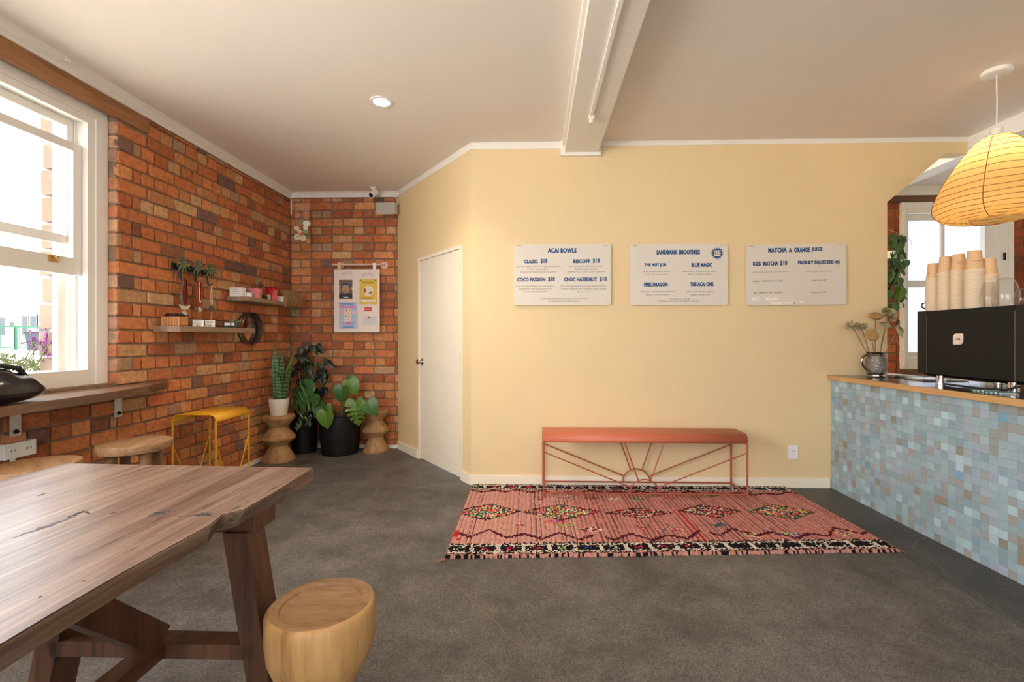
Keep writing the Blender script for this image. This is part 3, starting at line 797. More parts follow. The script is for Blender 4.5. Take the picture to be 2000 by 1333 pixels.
# ------------------------------------------------------------------ foreground table
tb = thing('dining_table', (-1.28, 0.9, 0), 'large rustic dark wood table with a knotty slab top under the window', 'table')
ZT0, ZT1 = 0.704, 0.75
trng = random.Random(4)
def edge_right():
    pts = []
    y = 0.05
    while y < 1.19: pts.append((-0.825 - 0.006 * math.sin(y * 9), y)); y += 0.12
    pts += [(-0.835, 1.198), (-0.822, 1.212), (-0.800, 1.235)]
    y = 1.28
    while y < 1.63: pts.append((-0.800 - 0.004 * math.sin(y * 17), y)); y += 0.08
    pts.append((-0.806, 1.643))
    return pts
out = edge_right() + [(-1.15, 1.655), (-1.45, 1.664), (-1.772, 1.676), (-1.775, 1.2), (-1.78, 0.6), (-1.775, 0.05)]
bm = bmesh.new()
tv = [bm.verts.new((x, y, ZT1)) for x, y in out]
bf = bm.faces.new(tv)
r = bmesh.ops.extrude_face_region(bm, geom=[bf])
for v in [e for e in r['geom'] if isinstance(e, bmesh.types.BMVert)]:
    wane = 0.0
    if v.co.x > -0.86: wane = 0.008 + (0.014 if 1.19 < v.co.y < 1.5 else 0)
    v.co.z = ZT0; v.co.x -= wane
bmesh.ops.recalc_face_normals(bm, faces=bm.faces)
tops = [e for e in bm.edges if all(v.co.z > 0.74 for v in e.verts)]
bmesh.ops.bevel(bm, geom=tops, offset=0.004, segments=2, affect='EDGES')
bmesh.ops.triangulate(bm, faces=[f for f in bm.faces if len(f.verts) > 4])
m = MB(); m.bm(bm); bm.free()
m.build('tabletop', table_wood, tb)
crk = mat('split_black', (0.012, 0.009, 0.009), 0.8); stain = mat('blue_grey_stain', (0.060, 0.050, 0.052), 0.5, var=.4, scale=40)
for (pxs, w, mt) in (([(128, 1013), (146, 1006), (170, 996)], .012, crk), ([(150, 1003), (166, 1000), (182, 1006)], .007, crk), ([(214, 1004), (222, 1002), (230, 1000)], .007, crk), ([(292, 1008), (304, 1002), (326, 1003)], .012, crk), ([(340, 1007), (352, 1009), (362, 1008)], .005, crk),
                     ([(368, 1009), (388, 1007), (404, 1006), (418, 1009)], .008, crk), ([(70, 970), (80, 967), (92, 963)], .006, crk), ([(74, 1167), (78, 1166), (82, 1165)], .008, crk), ([(24, 946), (27, 945), (30, 945)], .005, crk), ([(224, 927), (232, 926), (238, 926)], .004, crk),
                     ([(22, 1052), (70, 1036), (118, 1020), (160, 1006)], .018, stain), ([(286, 1012), (310, 1002), (345, 996)], .03, stain), ([(156, 1137), (162, 1135), (170, 1134)], .010, stain), ([(360, 1012), (395, 1003), (420, 1004)], .02, stain)):
    c = [atz(u, v, ZT1 + (.0004 if mt is crk else .0002)) for u, v in pxs]
    fine = []
    for k in range(len(c) - 1):
        for q in range(6): fine.append(c[k].lerp(c[k + 1], q / 6))
    fine.append(c[-1]); n = len(fine); dr = (c[-1] - c[0]).normalized(); sd = Vector((-dr.y, dr.x, 0))
    L_, R_ = [], []
    for k, q in enumerate(fine):
        ww = w * math.sin(PI * (k + .3) / (n - .4)) * trng.uniform(.25, .6); wob_ = sd * trng.uniform(-.2, .2) * w
        L_.append(q + sd * ww + wob_); R_.append(q - sd * ww + wob_)
    MB().sheet([L_, R_]).build('knot_crack' if mt is crk else 'stain', mt, tb)
# live edge flap beneath the notch, and the bearer the legs carry
m = MB(); m.prism([(-0.826, 1.25, 0.705), (-0.818, 1.50, 0.705), (-0.84, 1.55, 0.685), (-0.86, 1.40, 0.676), (-0.86, 1.26, 0.684)], (-0.06, 0, 0.012)); m.build('live_edge', leg_wood, tb)
MB().box(-1.60, -0.82, 1.315, 1.42, 0.650, 0.704, bev=0.004).build('bearer', leg_wood, tb)
def tapered(a, b, wa, da, wb_, db):
    a = Vector(a); b = Vector(b)
    vs = [a + Vector((i * wa / 2, j * da / 2, 0)) for i, j in ((-1, -1), (1, -1), (1, 1), (-1, 1))] + [b + Vector((i * wb_ / 2, j * db / 2, 0)) for i, j in ((-1, -1), (1, -1), (1, 1), (-1, 1))]
    return MB().add(vs, [(0, 1, 2, 3), (7, 6, 5, 4), (0, 4, 5, 1), (1, 5, 6, 2), (2, 6, 7, 3), (3, 7, 4, 0)])
tapered((-0.875, 1.345, 0.655), (-0.768, 1.345, 0), 0.068, 0.09, 0.066, 0.09).build('leg', leg_wood, tb)
tapered((-1.365, 1.345, 0.655), (-1.505, 1.345, 0), 0.068, 0.09, 0.066, 0.09).build('leg', leg_wood, tb)
MB().box(-1.60, -0.82, 0.20, 0.30, 0.650, 0.704, bev=0.004).build('bearer', leg_wood, tb)
tapered((-0.875, 0.25, 0.655), (-0.80, 0.25, 0), 0.068, 0.09, 0.066, 0.09).build('leg', leg_wood, tb)
tapered((-1.365, 0.25, 0.655), (-1.505, 0.25, 0), 0.068, 0.09, 0.066, 0.09).build('leg', leg_wood, tb)
MB().box(-1.43, -0.81, 1.30, 1.362, 0.286, 0.33, bev=0.002).build('stretcher', leg_wood, tb)
MB().box(-1.43, -0.86, 0.22, 0.28, 0.286, 0.33, bev=0.002).build('stretcher', leg_wood, tb)
long_wood = wood('long_rail_wood', (0.045, 0.016, 0.007), (0.11, 0.042, 0.018), (0.19, 0.080, 0.035), 'Y', 14, 0.45, 0.1, 0.2)
MB().box(-1.145, -1.085, 0.28, 1.30, 0.286, 0.33, bev=0.002).build('long_rail', long_wood, tb)
MB().beam((-1.115, 1.31, 0.335), (-1.115, 0.95, 0.70), 0.075, 0.045, up=(1, 0, 0)).build('brace', leg_wood, tb)
MB().beam((-1.115, 0.27, 0.335), (-1.115, 0.63, 0.70), 0.075, 0.045, up=(1, 0, 0)).build('brace', leg_wood, tb)

# ------------------------------------------------------------------ stools
# goblet stool in the foreground
gs = thing('log_stool', (-0.624, 1.318, 0), 'pale carved log stool with dished seat beside the dark table', 'stool')
def wob(a, z): return 1 + 0.012 * math.sin(2 * a + 1) + 0.006 * math.sin(5 * a + z * 20)
prof = [(0.075, 0.0), (0.104, 0.003), (0.106, 0.03), (0.094, 0.08), (0.080, 0.13), (0.078, 0.17), (0.086, 0.205), (0.108, 0.245), (0.130, 0.285), (0.144, 0.325), (0.1485, 0.37), (0.1485, 0.415), (0.1475, 0.438), (0.143, 0.447), (0.137, 0.45)]
MB().lathe(prof, -0.624, 1.318, 56, wob=wob, caps=False).build('body', stool_wood, gs, smooth=True)
MB().lathe([(0.137, 0.45), (0.120, 0.4495), (0.112, 0.4475), (0.109, 0.440), (0.10, 0.4355), (0.05, 0.4335), (0.0, 0.433)], -0.624, 1.318, 56, wob=wob, caps=False).build('seat', dish_wood, gs, smooth=True)

# hourglass carved stools in the corner
def hourglass(loc, r, h, label, seed):
    t = thing('hourglass_stool', loc, label, 'stool', 'carved hourglass stools in the brick corner')
    rg = random.Random(seed); ph = rg.random() * 6
    w = lambda a, z: 1 + 0.02 * math.sin(2 * a + ph + z * 5) + 0.012 * math.sin(3 * a - ph + z * 9)
    pr = [(0.6, 0), (0.98, 0.0), (1.0, 0.012), (1.0, 0.03), (0.80, 0.10), (0.57, 0.165), (0.55, 0.195), (0.70, 0.24), (1.0, 0.31), (1.01, 0.325), (1.0, 0.34), (0.74, 0.42), (0.58, 0.475), (0.57, 0.52), (0.72, 0.60)]
    pr = [(0.6, 0), (0.98, 0.0), (1.0, 0.03), (0.96, 0.06), (0.60, 0.30), (0.54, 0.34), (0.58, 0.37), (0.98, 0.475), (1.02, 0.50), (1.0, 0.535), (0.62, 0.70), (0.57, 0.74), (0.62, 0.775), (0.98, 0.92), (1.02, 0.945), (1.01, 0.98), (0.96, 0.995)]
    MB().lathe([(a * r, z * h) for a, z in pr], loc[0], loc[1], 44, wob=w, caps=False).build('body', carved_wood, t, smooth=True)
    MB().lathe([(0.96 * r, 0.995 * h), (0.80 * r, h), (0.0, h)], loc[0], loc[1], 44, wob=w, caps=False).build('seat', mat('carved_seat', srgb(176, 128, 88), 0.6, var=0.2, scale=14, stretch=(1, .2, 1)), t, smooth=True)
    return t
hourglass((-2.55, 4.47, 0), 0.150, 0.455, 'carved hourglass wooden stool holding the white snake plant pot', 1)
hourglass((-1.715, 4.87, 0), 0.135, 0.45, 'cracked carved hourglass wooden stool right of the black wicker pot', 2)

# round four-legged bar stools
def round_stool(x, y, rz, label, h=0.655, r=0.162):
    t = thing('round_stool', (0, 0, 0), label, 'stool', 'round wooden bar stools by the window bench')
    w = lambda a, z: 1 + 0.02 * math.sin(2 * a + 0.6) + 0.008 * math.sin(5 * a)
    MB().lathe([(0.0, h - 0.05), (r * 0.93, h - 0.05), (r, h - 0.042), (r * 1.01, h - 0.008), (r * 0.985, h), (0, h)], 0, 0, 48, wob=w, caps=False).build('seat', round_wood, t, smooth=True)
    for k in range(4):
        a = PI / 4 + k * PI / 2; c, s = math.cos(a), math.sin(a)
        MB().tube([(c * .15, s * .15, 0), (c * .125, s * .125, h * .5), (c * .10, s * .10, h - 0.048)], [0.020, 0.024, 0.026], 14).build('leg', round_leg_wood, t, smooth=True)
    t.location = (x, y, 0); t.rotation_euler.z = rz
    return t
round_stool(-2.19, 2.435, 0.35, 'round bar stool with rough rim in front of the yellow stool')
round_stool(-2.255, 1.985, 0.9, 'round bar stool half hidden behind the dark table, below the socket')

# yellow sheet-metal stool: sheet bent down on two sides, rod legs with V braces
ys = thing('metal_stool', (-2.51, 3.48, 0), 'yellow bent metal stool with thin rod legs against the bricks', 'stool')
def bent_profile(w, h, rad, drop, n=8):
    """half of a sheet: from the middle, over the rounded shoulder, down"""
    p = [(0, h)]
    for k in range(n + 1):
        a = PI / 2 * k / n; p.append((w - rad + rad * math.sin(a), h - rad + rad * math.cos(a)))
    if drop > rad: p.append((w, h - drop))
    return p
hp = bent_profile(0.165, 0.655, 0.045, 0.055)
full = [(-x, z) for x, z in hp[::-1][:-1]] + hp
rows = [[(-2.51 + x, y, z) for x, z in full] for y in (3.285, 3.48, 3.675)]
MB().sheet(rows).build('seat', yellow_metal, ys, smooth=True, solid=0.005)
for (sx, yy) in ((-1, 3.288), (1, 3.288), (-1, 3.672), (1, 3.672)):
    MB().tube([(-2.51 + sx * 0.163, yy, 0), (-2.51 + sx * 0.163, yy, 0.612)], 0.0075, 10).build('leg', yellow_metal, ys, smooth=True)
for sx in (-1, 1):
    x = -2.51 + sx * 0.163
    MB().tube([(x, 3.288, 0.43), (x, 3.44, 0.09), (x, 3.52, 0.09), (x, 3.672, 0.43)], 0.005, 8).build('brace', yellow_metal, ys, smooth=True)
    MB().tube([(x, 3.288, 0.09), (x, 3.672, 0.09)], 0.005, 8).build('rail', yellow_metal, ys, smooth=True)
for yy in (3.288, 3.672):
    MB().tube([(-2.51 - .163, yy, 0.09), (-2.51 + .163, yy, 0.09)], 0.005, 8).build('rail', yellow_metal, ys, smooth=True)

# ------------------------------------------------------------------ window bench, brackets, bag, socket
wbn = thing('window_bench', (XL, 2.2, 0.86), 'thick live edge timber bench shelf under the sash window', 'bench')
fe = [(-2.42, 0.4), (-2.405, 1.2), (-2.40, 1.9), (-2.415, 2.3), (-2.44, 2.6), (-2.50, 2.88), (-2.60, 3.14), (-2.68, 3.25), (XL + 0.004, 3.30)]
pts = [(x, y, 0.866) for x, y in fe] + [(XL + 0.004, 0.4, 0.866)]
m = MB(); m.prism(pts, (0, 0, 0.046)); m.build('slab', bench_wood, wbn)
for i, y in enumerate((2.312, 2.902, 1.3)):
    b = MB(); b.box(XL + 0.004, XL + 0.011, y - 0.026, y + 0.026, 0.706, 0.8655, bev=0.002); b.box(XL + 0.004, XL + 0.2, y - 0.026, y + 0.026, 0.858, 0.8655)
    br = b.build('bracket', galv, wbn)
    for z in (0.842, 0.732):
        t = MB(); lathe_dir(t, [(0.013, 0), (0.013, 0.003), (0.009, 0.004), (0.009, 0.012), (0.005, 0.016), (0, 0.016)], (XL + 0.011, y, z), (1, 0, 0), 6); t.build('bolt', black_metal, br)
bag = thing('black_bag', (-2.53, 2.06, 0.912), 'shiny black bag lying on the window bench', 'bag')
bm = bmesh.new(); bmesh.ops.create_icosphere(bm, subdivisions=4, radius=1)
for v in bm.verts:
    p = v.co.copy(); zz = p.z
    sq = lambda t: math.copysign(abs(t) ** 0.75, t)
    n_ = 0.05 * math.sin(p.x * 7 + p.y * 4) + 0.04 * math.sin(p.y * 9 - p.z * 5)
    v.co = Vector((-2.53 + sq(p.x) * 0.125, 2.05 + sq(p.y) * 0.19 * (1 - 0.25 * max(0, p.z)), 0.913 + (zz * (0.10 if zz > 0 else 0.055) + 0.055) * (1 + n_) + 0.0))
    if v.co.z < 0.913: v.co.z = 0.913
m = MB().bm(bm); bm.free(); m.build('body', mat('black_nylon', (0.006, 0.006, 0.010), 0.22, bump=0.5, bscale=9, coat=0.3), bag, smooth='all')
MB().tube([(-2.50, 1.90, 1.03), (-2.50, 1.95, 1.085), (-2.50, 2.06, 1.095), (-2.50, 2.14, 1.075), (-2.50, 2.17, 1.03)], 0.012, 10).build('strap', black_plastic, bag, smooth=True)
so = thing('power_socket', (XL, 2.3, 0.64), 'white double power socket box on the bricks below the bench', 'socket')
MB().box(XL + 0.0, XL + 0.055, 2.225, 2.372, 0.602, 0.682, bev=0.004).build('box', white_plastic, so)
m = MB()
for y in (2.262, 2.335):
    for (dy, dz, a) in ((-0.009, 0.006, 0.5), (0.009, 0.006, -0.5), (0, -0.012, 0)):
        c = Vector((XL + 0.0555, y + dy, 0.638 + dz)); d = Vector((0, math.sin(a), math.cos(a))) * 0.006
        m.beam(c - d, c + d, 0.003, 0.002)
m.build('pin_slots', ink_black, so)
m = MB(); m.box(XL + .055, XL + .06, 2.243, 2.262, .664, .674); m.box(XL + .055, XL + .06, 2.337, 2.356, .664, .674); m.build('switch', white_plastic, so)
MB().tube([(XL + 0.02, 2.29, 0.602), (XL + 0.02, 2.29, 0.03)], 0.011, 10).build('conduit', white_plastic, so, smooth=True)

# ------------------------------------------------------------------ menu boards
BW, BH = 0.802, 0.503
board_mat = mat('menu_board_white', srgb(218, 208, 193), 0.55, var=0.012, scale=3)
def rounded_rect(w, h, r, n=5):
    p = []
    for (cx_, cz_, a0) in ((w / 2 - r, h / 2 - r, 0), (-w / 2 + r, h / 2 - r, PI / 2), (-w / 2 + r, -h / 2 + r, PI), (w / 2 - r, -h / 2 + r, 1.5 * PI)):
        for k in range(n + 1):
            a = a0 + PI / 2 * k / n; p.append((cx_ + r * math.cos(a), cz_ + r * math.sin(a)))
    return p
def menu_board(u0, u1, v0, v1, tilt, label, crop_left, heads, smalls, darks=(), whites=()):
    yf = YC - 0.022
    a = aty(u0, (v0 + v1) / 2, yf); b = aty(u1, (v0 + v1) / 2, yf)
    top = aty((u0 + u1) / 2, v0, yf).z; bot = aty((u0 + u1) / 2, v1, yf).z
    c = Vector(((a.x + b.x) / 2, YC, (top + bot) / 2)); w = b.x - a.x; h = top - bot
    kx = w / (u1 - u0); kz = h / (v1 - v0); sc = 220 / 1955.0
    t = thing('menu_board', c, label, 'menu board', 'menu boards on the cream wall')
    rp = rounded_rect(w, h, 0.016)
    m = MB(); m.prism([(c.x + x, YC - 0.022, c.z + z) for x, z in rp], (0, 0.010, 0)); m.build('panel', board_mat, t)
    for sx in (-1, 1):
        q = MB(); lathe_dir(q, [(0.012, 0), (0.012, 0.016)], (c.x + sx * (w / 2 - 0.07), YC, c.z + h / 2 - 0.1), (0, -1, 0), 12); lathe_dir(q, [(0.012, 0), (0.012, 0.016)], (c.x + sx * (w / 2 - 0.07), YC, c.z - h / 2 + 0.1), (0, -1, 0), 12); q.build('standoff', steel, t)
        q = MB(); q.box(c.x + sx * (w / 2 - 0.045) - 0.018, c.x + sx * (w / 2 - 0.045) + 0.018, YC - 0.024, YC - 0.0215, c.z + h / 2 - 0.013, c.z + h / 2 - 0.009); q.build('staple', brass, t)
    def pos(px, py):
        u = crop_left + px * sc; v = 460 + (py + (px - 977) * math.tan(tilt)) * sc
        return (u - (u0 + u1) / 2) * kx, -(v - (v0 + v1) / 2) * kz
    for nm, lst, mt, lift, bold in (('heading', heads, ink_blue, 0.0006, 0.04), ('small_print', smalls, ink_grey, 0.0005, -0.002), ('line_text', darks, ink_dark, 0.0006, 0.0), ('raised_letters', whites, ink_white, 0.003, 0.01)):
        if not lst: continue
        f3 = lambda x, z: Vector((c.x + x, YC - 0.022 - lift, c.z + z))
        for it in lst:
            px, py, pw, ph = it[1:5]
            x, z = pos(px, py); q = MB()
            for dx in ((-.0010, 0, .0010) if nm == 'heading' else (0,)):
                put_text(q, it[0], x + dx, z, pw * sc * kx - .002, ph * sc * kz if ph else None, lambda x, z: f3(x, z) - Vector((0, abs(dx + .001) * .25, 0)), .02 if '$' in it[0] and bold > .02 else (.01 if it[0] == '&' else bold))
            o = q.build(nm, mt, t, recalc=False)
            if nm == 'raised_letters':
                md = o.modifiers.new('depth', 'SOLIDIFY'); md.thickness = 0.003
    t.rotation_euler.y = -tilt
    return t, c, kx, kz, pos
H = lambda s, x0, x1, y0, y1: (s, (x0 + x1) / 2, (y0 + y1) / 2, x1 - x0, y1 - y0)
S = lambda s, x0, x1, y: (s, (x0 + x1) / 2, y, x1 - x0, None)
menu_board(1003.3, 1193, 477.4, 596.4, 0.0, 'acai bowls menu board, left of the smoothies board', 990,
    [H('ACAI BOWLS', 710, 1212, 222, 305), H('CLASSIC', 303, 542, 418, 486), H('$18', 585, 706, 405, 492), H('BISCOFF', 1153, 1446, 418, 486), H('$18', 1490, 1612, 405, 492),
     H('COCO PASSION', 175, 672, 733, 800), H('$18', 715, 836, 720, 808), H('CHOC HAZELNUT', 993, 1563, 733, 800), H('$18', 1610, 1732, 720, 808)],
    [S('pure acai topped with Fix & Fogg peanut butter', 160, 942, 540), S('granola, seasonal fruit,', 357, 722, 590), S('freeze dried raspberries & cacao bark', 228, 854, 637),
     S('pure acai topped with biscoff spread,', 1080, 1680, 540), S('biscoff crumb, granola,', 1192, 1570, 590), S('seasonal fruit & freeze dried raspberries', 1048, 1715, 637),
     S('pure acai topped Raglan coconut yoghurt,', 157, 843, 882), S('passionfruit, granola, seasonal fruit', 207, 787, 931), S('& freeze dried dragonfruit', 287, 716, 980),
     S('pure acai topped with chocolate hazelnut butter,', 934, 1732, 882), S('granola, seasonal fruit, raspberry coulis, banana', 942, 1728, 932), S('& cacao bark', 1225, 1440, 982),
     S('+ swap out toppings board, everything is dairy free & vegan', 575, 1410, 1098), S('ask about gluten free & allergy options', 720, 1258, 1140)])
t2, c2, kx2, kz2, pos2 = menu_board(1229.6, 1421, 477.2, 596.4, 0.0, 'smoothies menu board with the spiky blue price star', 1215,
    [H('SANDBANK SMOOTHIES', 597, 1355, 252, 332), H('THE NUT JOB', 383, 768, 482, 553), H('BLUE MAGIC', 1205, 1563, 480, 551), H('PINK DRAGON', 382, 793, 815, 887), H('THE ACAI ONE', 1185, 1587, 812, 884)],
    [S('cacao, banana, peanut butter', 355, 833, 630), S('maca, chia seeds, dates', 402, 795, 681), S('blue spirulina, blueberries, pineapple,', 1043, 1650, 630), S('banana, coconut yoghurt', 1146, 1562, 681),
     S('dragonfruit, strawberries, raspberries,', 313, 935, 980), S('banana, coconut yoghurt', 416, 832, 1031), S('organic acai, coconut yoghurt,', 1105, 1608, 980), S('banana, blueberries', 1196, 1523, 1031),
     S('add vanilla pea protein $2', 826, 1182, 1108), S('all blended with coconut water, gluten & dairy free', 635, 1335, 1142)])
cx_, cz_ = pos2(1655, 313); q = MB()
rO, rI = 117 * 220 / 1955 * kx2, 78 * 220 / 1955 * kx2
star = [(c2.x + cx_ + (rO if k % 2 == 0 else rI) * math.cos(PI * k / 18 + .08), YC - 0.0226, c2.z + cz_ + (rO if k % 2 == 0 else rI) * math.sin(PI * k / 18 + .08)) for k in range(36)]
ctr = (c2.x + cx_, YC - 0.0226, c2.z + cz_)
q.add(star + [ctr], [(k, (k + 1) % 36, 36) for k in range(36)]); q.build('price_star', ink_blue, t2, recalc=False)
s_ = 53 * 220 / 1955 * kx2; q = MB(); q.box(ctr[0] - s_, ctr[0] + s_, YC - 0.0232, YC - 0.0227, ctr[2] - s_ * .95, ctr[2] + s_ * .95); q.build('price_panel', board_mat, t2)
q = MB(); put_text(q, '$13', 0, 0, 92 * 220 / 1955 * kx2, 70 * 220 / 1955 * kz2, lambda x, z: Vector((ctr[0] + x, YC - 0.0236, ctr[2] + z)), 0.01); q.build('price', ink_blue, t2, recalc=False)
menu_board(1457.4, 1653, 477.2, 596.2, math.radians(0.62), 'matcha and orange juice menu board, slightly tilted', 1445,
    [H('MATCHA', 497, 822, 215, 297), H('&', 855, 917, 222, 294), H('ORANGE', 948, 1222, 212, 294), H('JUICE', 1252, 1442, 209, 290), H('ICED', 230, 380, 452, 527), H('MATCHA', 408, 672, 450, 524), H('$10', 703, 828, 438, 532), H('FRESHLY SQUEEZED OJ', 1012, 1732, 440, 516)],
    [S('locally sourced, using ceremonial grade matcha', 192, 845, 636), S('100% oranges, squeezed daily', 1155, 1582, 629)],
    [S('regular / strawberry / vanilla', 217, 750, 792), S('oat / almond / soy / coconut', 232, 740, 996), S('small juice $7', 1248, 1497, 785), S('large juice  $12', 1235, 1505, 992)],
    [H('ADD', 193, 355, 1082, 1132), H('VEGAN', 420, 662, 1076, 1130), H('COLD FOAM', 520, 965, 1148, 1200), H('$2', 1030, 1120, 1140, 1186)])

# cream wall outlet
ol = thing('wall_outlet', (2.107, YC, 0.292), 'white outlet plate on the cream wall right of the pink bench', 'socket')
MB().box(2.068, 2.146, YC - 0.009, YC, 0.236, 0.348, bev=0.003).build('plate', white_plastic, ol)
m = MB()
for (x, z, a) in ((-.009, .012, .5), (.009, .012, -.5), (0, -.006, 0)):
    c = Vector((2.107 + x, YC - 0.0095, 0.285 + z)); d = Vector((math.sin(a), 0, math.cos(a))) * 0.006; m.beam(c - d, c + d, 0.003, 0.002)
m.build('pin_slots', mat('slot_grey', (0.1, 0.1, 0.1), 0.6), ol)

# ------------------------------------------------------------------ rug
def rug():
    c00, c10, c11, c01 = Vector((-0.500, 2.50, 0)), Vector((2.085, 2.655, 0)), Vector((2.035, 3.762, 0)), Vector((-0.515, 3.757, 0))
    rg = random.Random(31)
    NX, NY = 470, 165
    vs, fs, cols = [], [], []
    pink = (0.50, 0.205, 0.172)
    BLK, WHT, MAR = (0.012, 0.010, 0.012), (0.62, 0.54, 0.44), (0.085, 0.010, 0.022)
    knots = [(0.75, 0.03, 0.14), (0.60, 0.03, 0.04), (0.75, 0.16, 0.03), (0.02, 0.10, 0.03), (0.30, 0.48, 0.18), (0.03, 0.06, 0.25), (0.7, 0.62, 0.50), (0.55, 0.60, 0.20), (0.02, 0.015, 0.02), (0.04, 0.16, 0.07)]
    dark = [rg.random() for _ in range(NX + 1)]
    dk = [rg.random() for _ in range(170)]
    dia = [(0.070, 0.093, 0.52, .125), (0.268, 0.108, 0.515, .125), (0.478, 0.093, 0.50, .085), (0.672, 0.085, 0.525, .115), (0.868, 0.092, 0.515, .125)]
    motifs = [(0.16, 0.335, .012), (0.27, 0.335, .03), (0.335, 0.27, .03), (0.25, 0.38, .028), (0.46, .30, .02), (0.53, .27, .034), (0.21, .73, .022), (0.30, .75, .03), (0.37, .74, .025), (.43, .73, .02), (.50, .72, .02), (.72, .19, .03), (.80, .20, .03), (.93, .20, .03), (.66, .32, .02), (.72, .80, .03), (.86, .83, .03), (.56, .80, .02), (.6, .74, .02)]
    mcol = [rg.sample(knots, 3) for _ in motifs]
    def zig(x, seed, base, amp, per):
        t = x / per + seed; k = math.floor(t); f = t - k
        ra = random.Random(int(k * 77 + seed * 1000)); rb = random.Random(int((k + 1) * 77 + seed * 1000))
        return base + amp * ((ra.random() - .5) * (1 - f) + (rb.random() - .5) * f) + amp * 0.8 * (abs(f - .5) * 2 - .5) * (1 if int(k) % 1 == 0 else 1)
    def knot_rand(x, y): return random.Random(int(x * 1000003) ^ int(y * 7919)).random()
    for j in range(NY + 1):
        for i in range(NX + 1):
            a, b = i / NX, j / NY
            wx = 0.006 * math.sin(b * 9) if i in (0, NX) else 0
            p = (c00 * (1 - a) + c10 * a) * (1 - b) + (c01 * (1 - a) + c11 * a) * b
            rib = 0.0045 * abs(math.sin(a * 85 * PI))
            h = 0.010 + rib + rg.uniform(0, 0.0035)
            if i in (0, NX) or j in (0, NY): h = 0.001
            vs.append((p.x + wx + rg.uniform(-.001, .001), p.y + (rg.uniform(-.008, .008) if j in (0, NY) else 0), h))
    for j in range(NY):
        for i in range(NX):
            a, b = (i + .5) / NX, (j + .5) / NY
            kx_, ky_ = int(a * 250), int(b * 105)          # one knot is about a centimetre
            kr = knot_rand(kx_ + 1, ky_ + 5); kr2 = knot_rand(kx_ + 11, ky_ + 77)
            aw = a + (kr - .5) * .004; bw = b + (kr2 - .5) * .016
            k = 0.82 + 0.36 * kr
            c = (pink[0] * k, pink[1] * k * (0.9 + .2 * kr2), pink[2] * k)
            if a < .3: c = tuple(x * y for x, y in zip(c, (1.12, 1.35, 1.30)))
            rr = (a * 85) % 1.0                            # dark furrows between the pile rows
            depth = dk[int(a * 85)]
            if (rr < .17 or rr > .86) and depth > (0.62 if a < .35 else 0.34) and knot_rand(int(a * 85), int(b * 14)) > 0.2:
                c = tuple(x * (0.28 if depth > .8 else 0.5) for x in c)
            if 0.55 < a < 0.60 and b < .55 and rr < .25 and depth > .5: c = (0.42, 0.015, 0.02)
            for (mx, my, mw), mc in zip(motifs, mcol):
                if abs(aw - mx) < mw and abs(bw - my) < 0.022 * (1.2 - abs(aw - mx) / mw) + .006 and kr > .35:
                    c = mc[int(kr2 * 3) % 3]
            for (z0, amp, per, sd) in ((.205, .085, .085, 1), (.845, .045, .075, 2)):
                if sd == 1 and (.335 < a < .36 or .60 < a < .615): continue
                if abs(bw - zig(a, sd, z0, amp, per)) < .0125: c = MAR
            for (dx, dw, dy, dh) in dia:
                d = abs(aw - dx) / dw + abs(bw - dy) / dh
                dm = (abs(aw - dx) / dw) ** 0.9 + (abs(bw - dy) / dh) ** 1.15
                if dm < 1.0:
                    pal = knots if dx < .4 or dx > .8 else [knots[0], knots[1], knots[4], knots[8], knots[3], MAR, knots[6]]
                    c = pal[int(knot_rand(kx_ * 3 + 1, ky_ * 5 + 2) * len(pal)) % len(pal)]
                    if dm > .90 - (.0 if kr > .3 else .06): c = BLK if dx < .2 else MAR if dx < .8 else (knots[9] if kr > .4 else BLK)
            def band(lo, hi, n, ph):
                f = (bw - lo) / (hi - lo)
                if f < 0 or f > 1: return None
                if f < .12 or f > .88: return BLK if kr > .12 else WHT
                if f < .24 or f > .76: return WHT if kr > .16 else BLK
                g = (aw * n + ph) % 1.0
                if g < .16: return WHT if kr > .15 else BLK
                if .42 < g < .74 and .42 < f < .6 and a < .6: return knots[int(knot_rand(int(aw * n), 5) * 7) % len(knots)] if kr > .4 else BLK
                return BLK if kr > .06 else WHT
            r_ = band(.02, .125, 17.5, .1) or band(.89, .992, 18, .3)
            if r_: c = r_
            if b < .02: c = (0.50, .24, .19) if kr > .35 else BLK
            if a < .012 and .2 < b < .27 or .012 < a < .022 and .16 < b < .19: c = (0.62, .02, .015)
            n0 = j * (NX + 1) + i
            fs.append((n0, n0 + 1, n0 + NX + 2, n0 + NX + 1)); cols.append(c)
    m = MB(); m.v = vs; m.f = [list(f) for f in fs]; m.mi = [0] * len(fs); m.col = cols
    t = thing('rug', (0.78, 3.15, 0), 'pink woven pile rug with diamonds and black borders under the bench', 'rug')
    m.build('pile', piece_mat('rug_pile', 'tint', 0.95, 0.18, 120, 0.6, 160, spec=0.1), t, recalc=False)
    e = MB(); f = MB()
    for k in range(150):
        b = rg.random(); p = c10.lerp(c11, b)
        q = p + Vector((rg.uniform(.008, .03), rg.uniform(-.02, .02), .002)); f.tube([p + Vector((-.01, 0, .006)), p.lerp(q, .5) + Vector((0, 0, .005)), q], .0018, 4)
        p = c00.lerp(c01, b); q = p - Vector((rg.uniform(.004, .015), rg.uniform(-.015, .015), -.002)); f.tube([p + Vector((.01, 0, .006)), q], .0016, 4)
    for k in range(14):
        p = c00 + Vector((rg.uniform(-.01, .03), rg.uniform(-.01, .01), .004)); f.tube([p, p + Vector((rg.uniform(-.05, -.02), rg.uniform(-.05, -.01), -.001))], .002, 4)
    o = f.build('fringe', mat('rug_fringe', srgb(150, 110, 90), 0.95, var=0.3), t); o['kind'] = 'stuff'
rug()

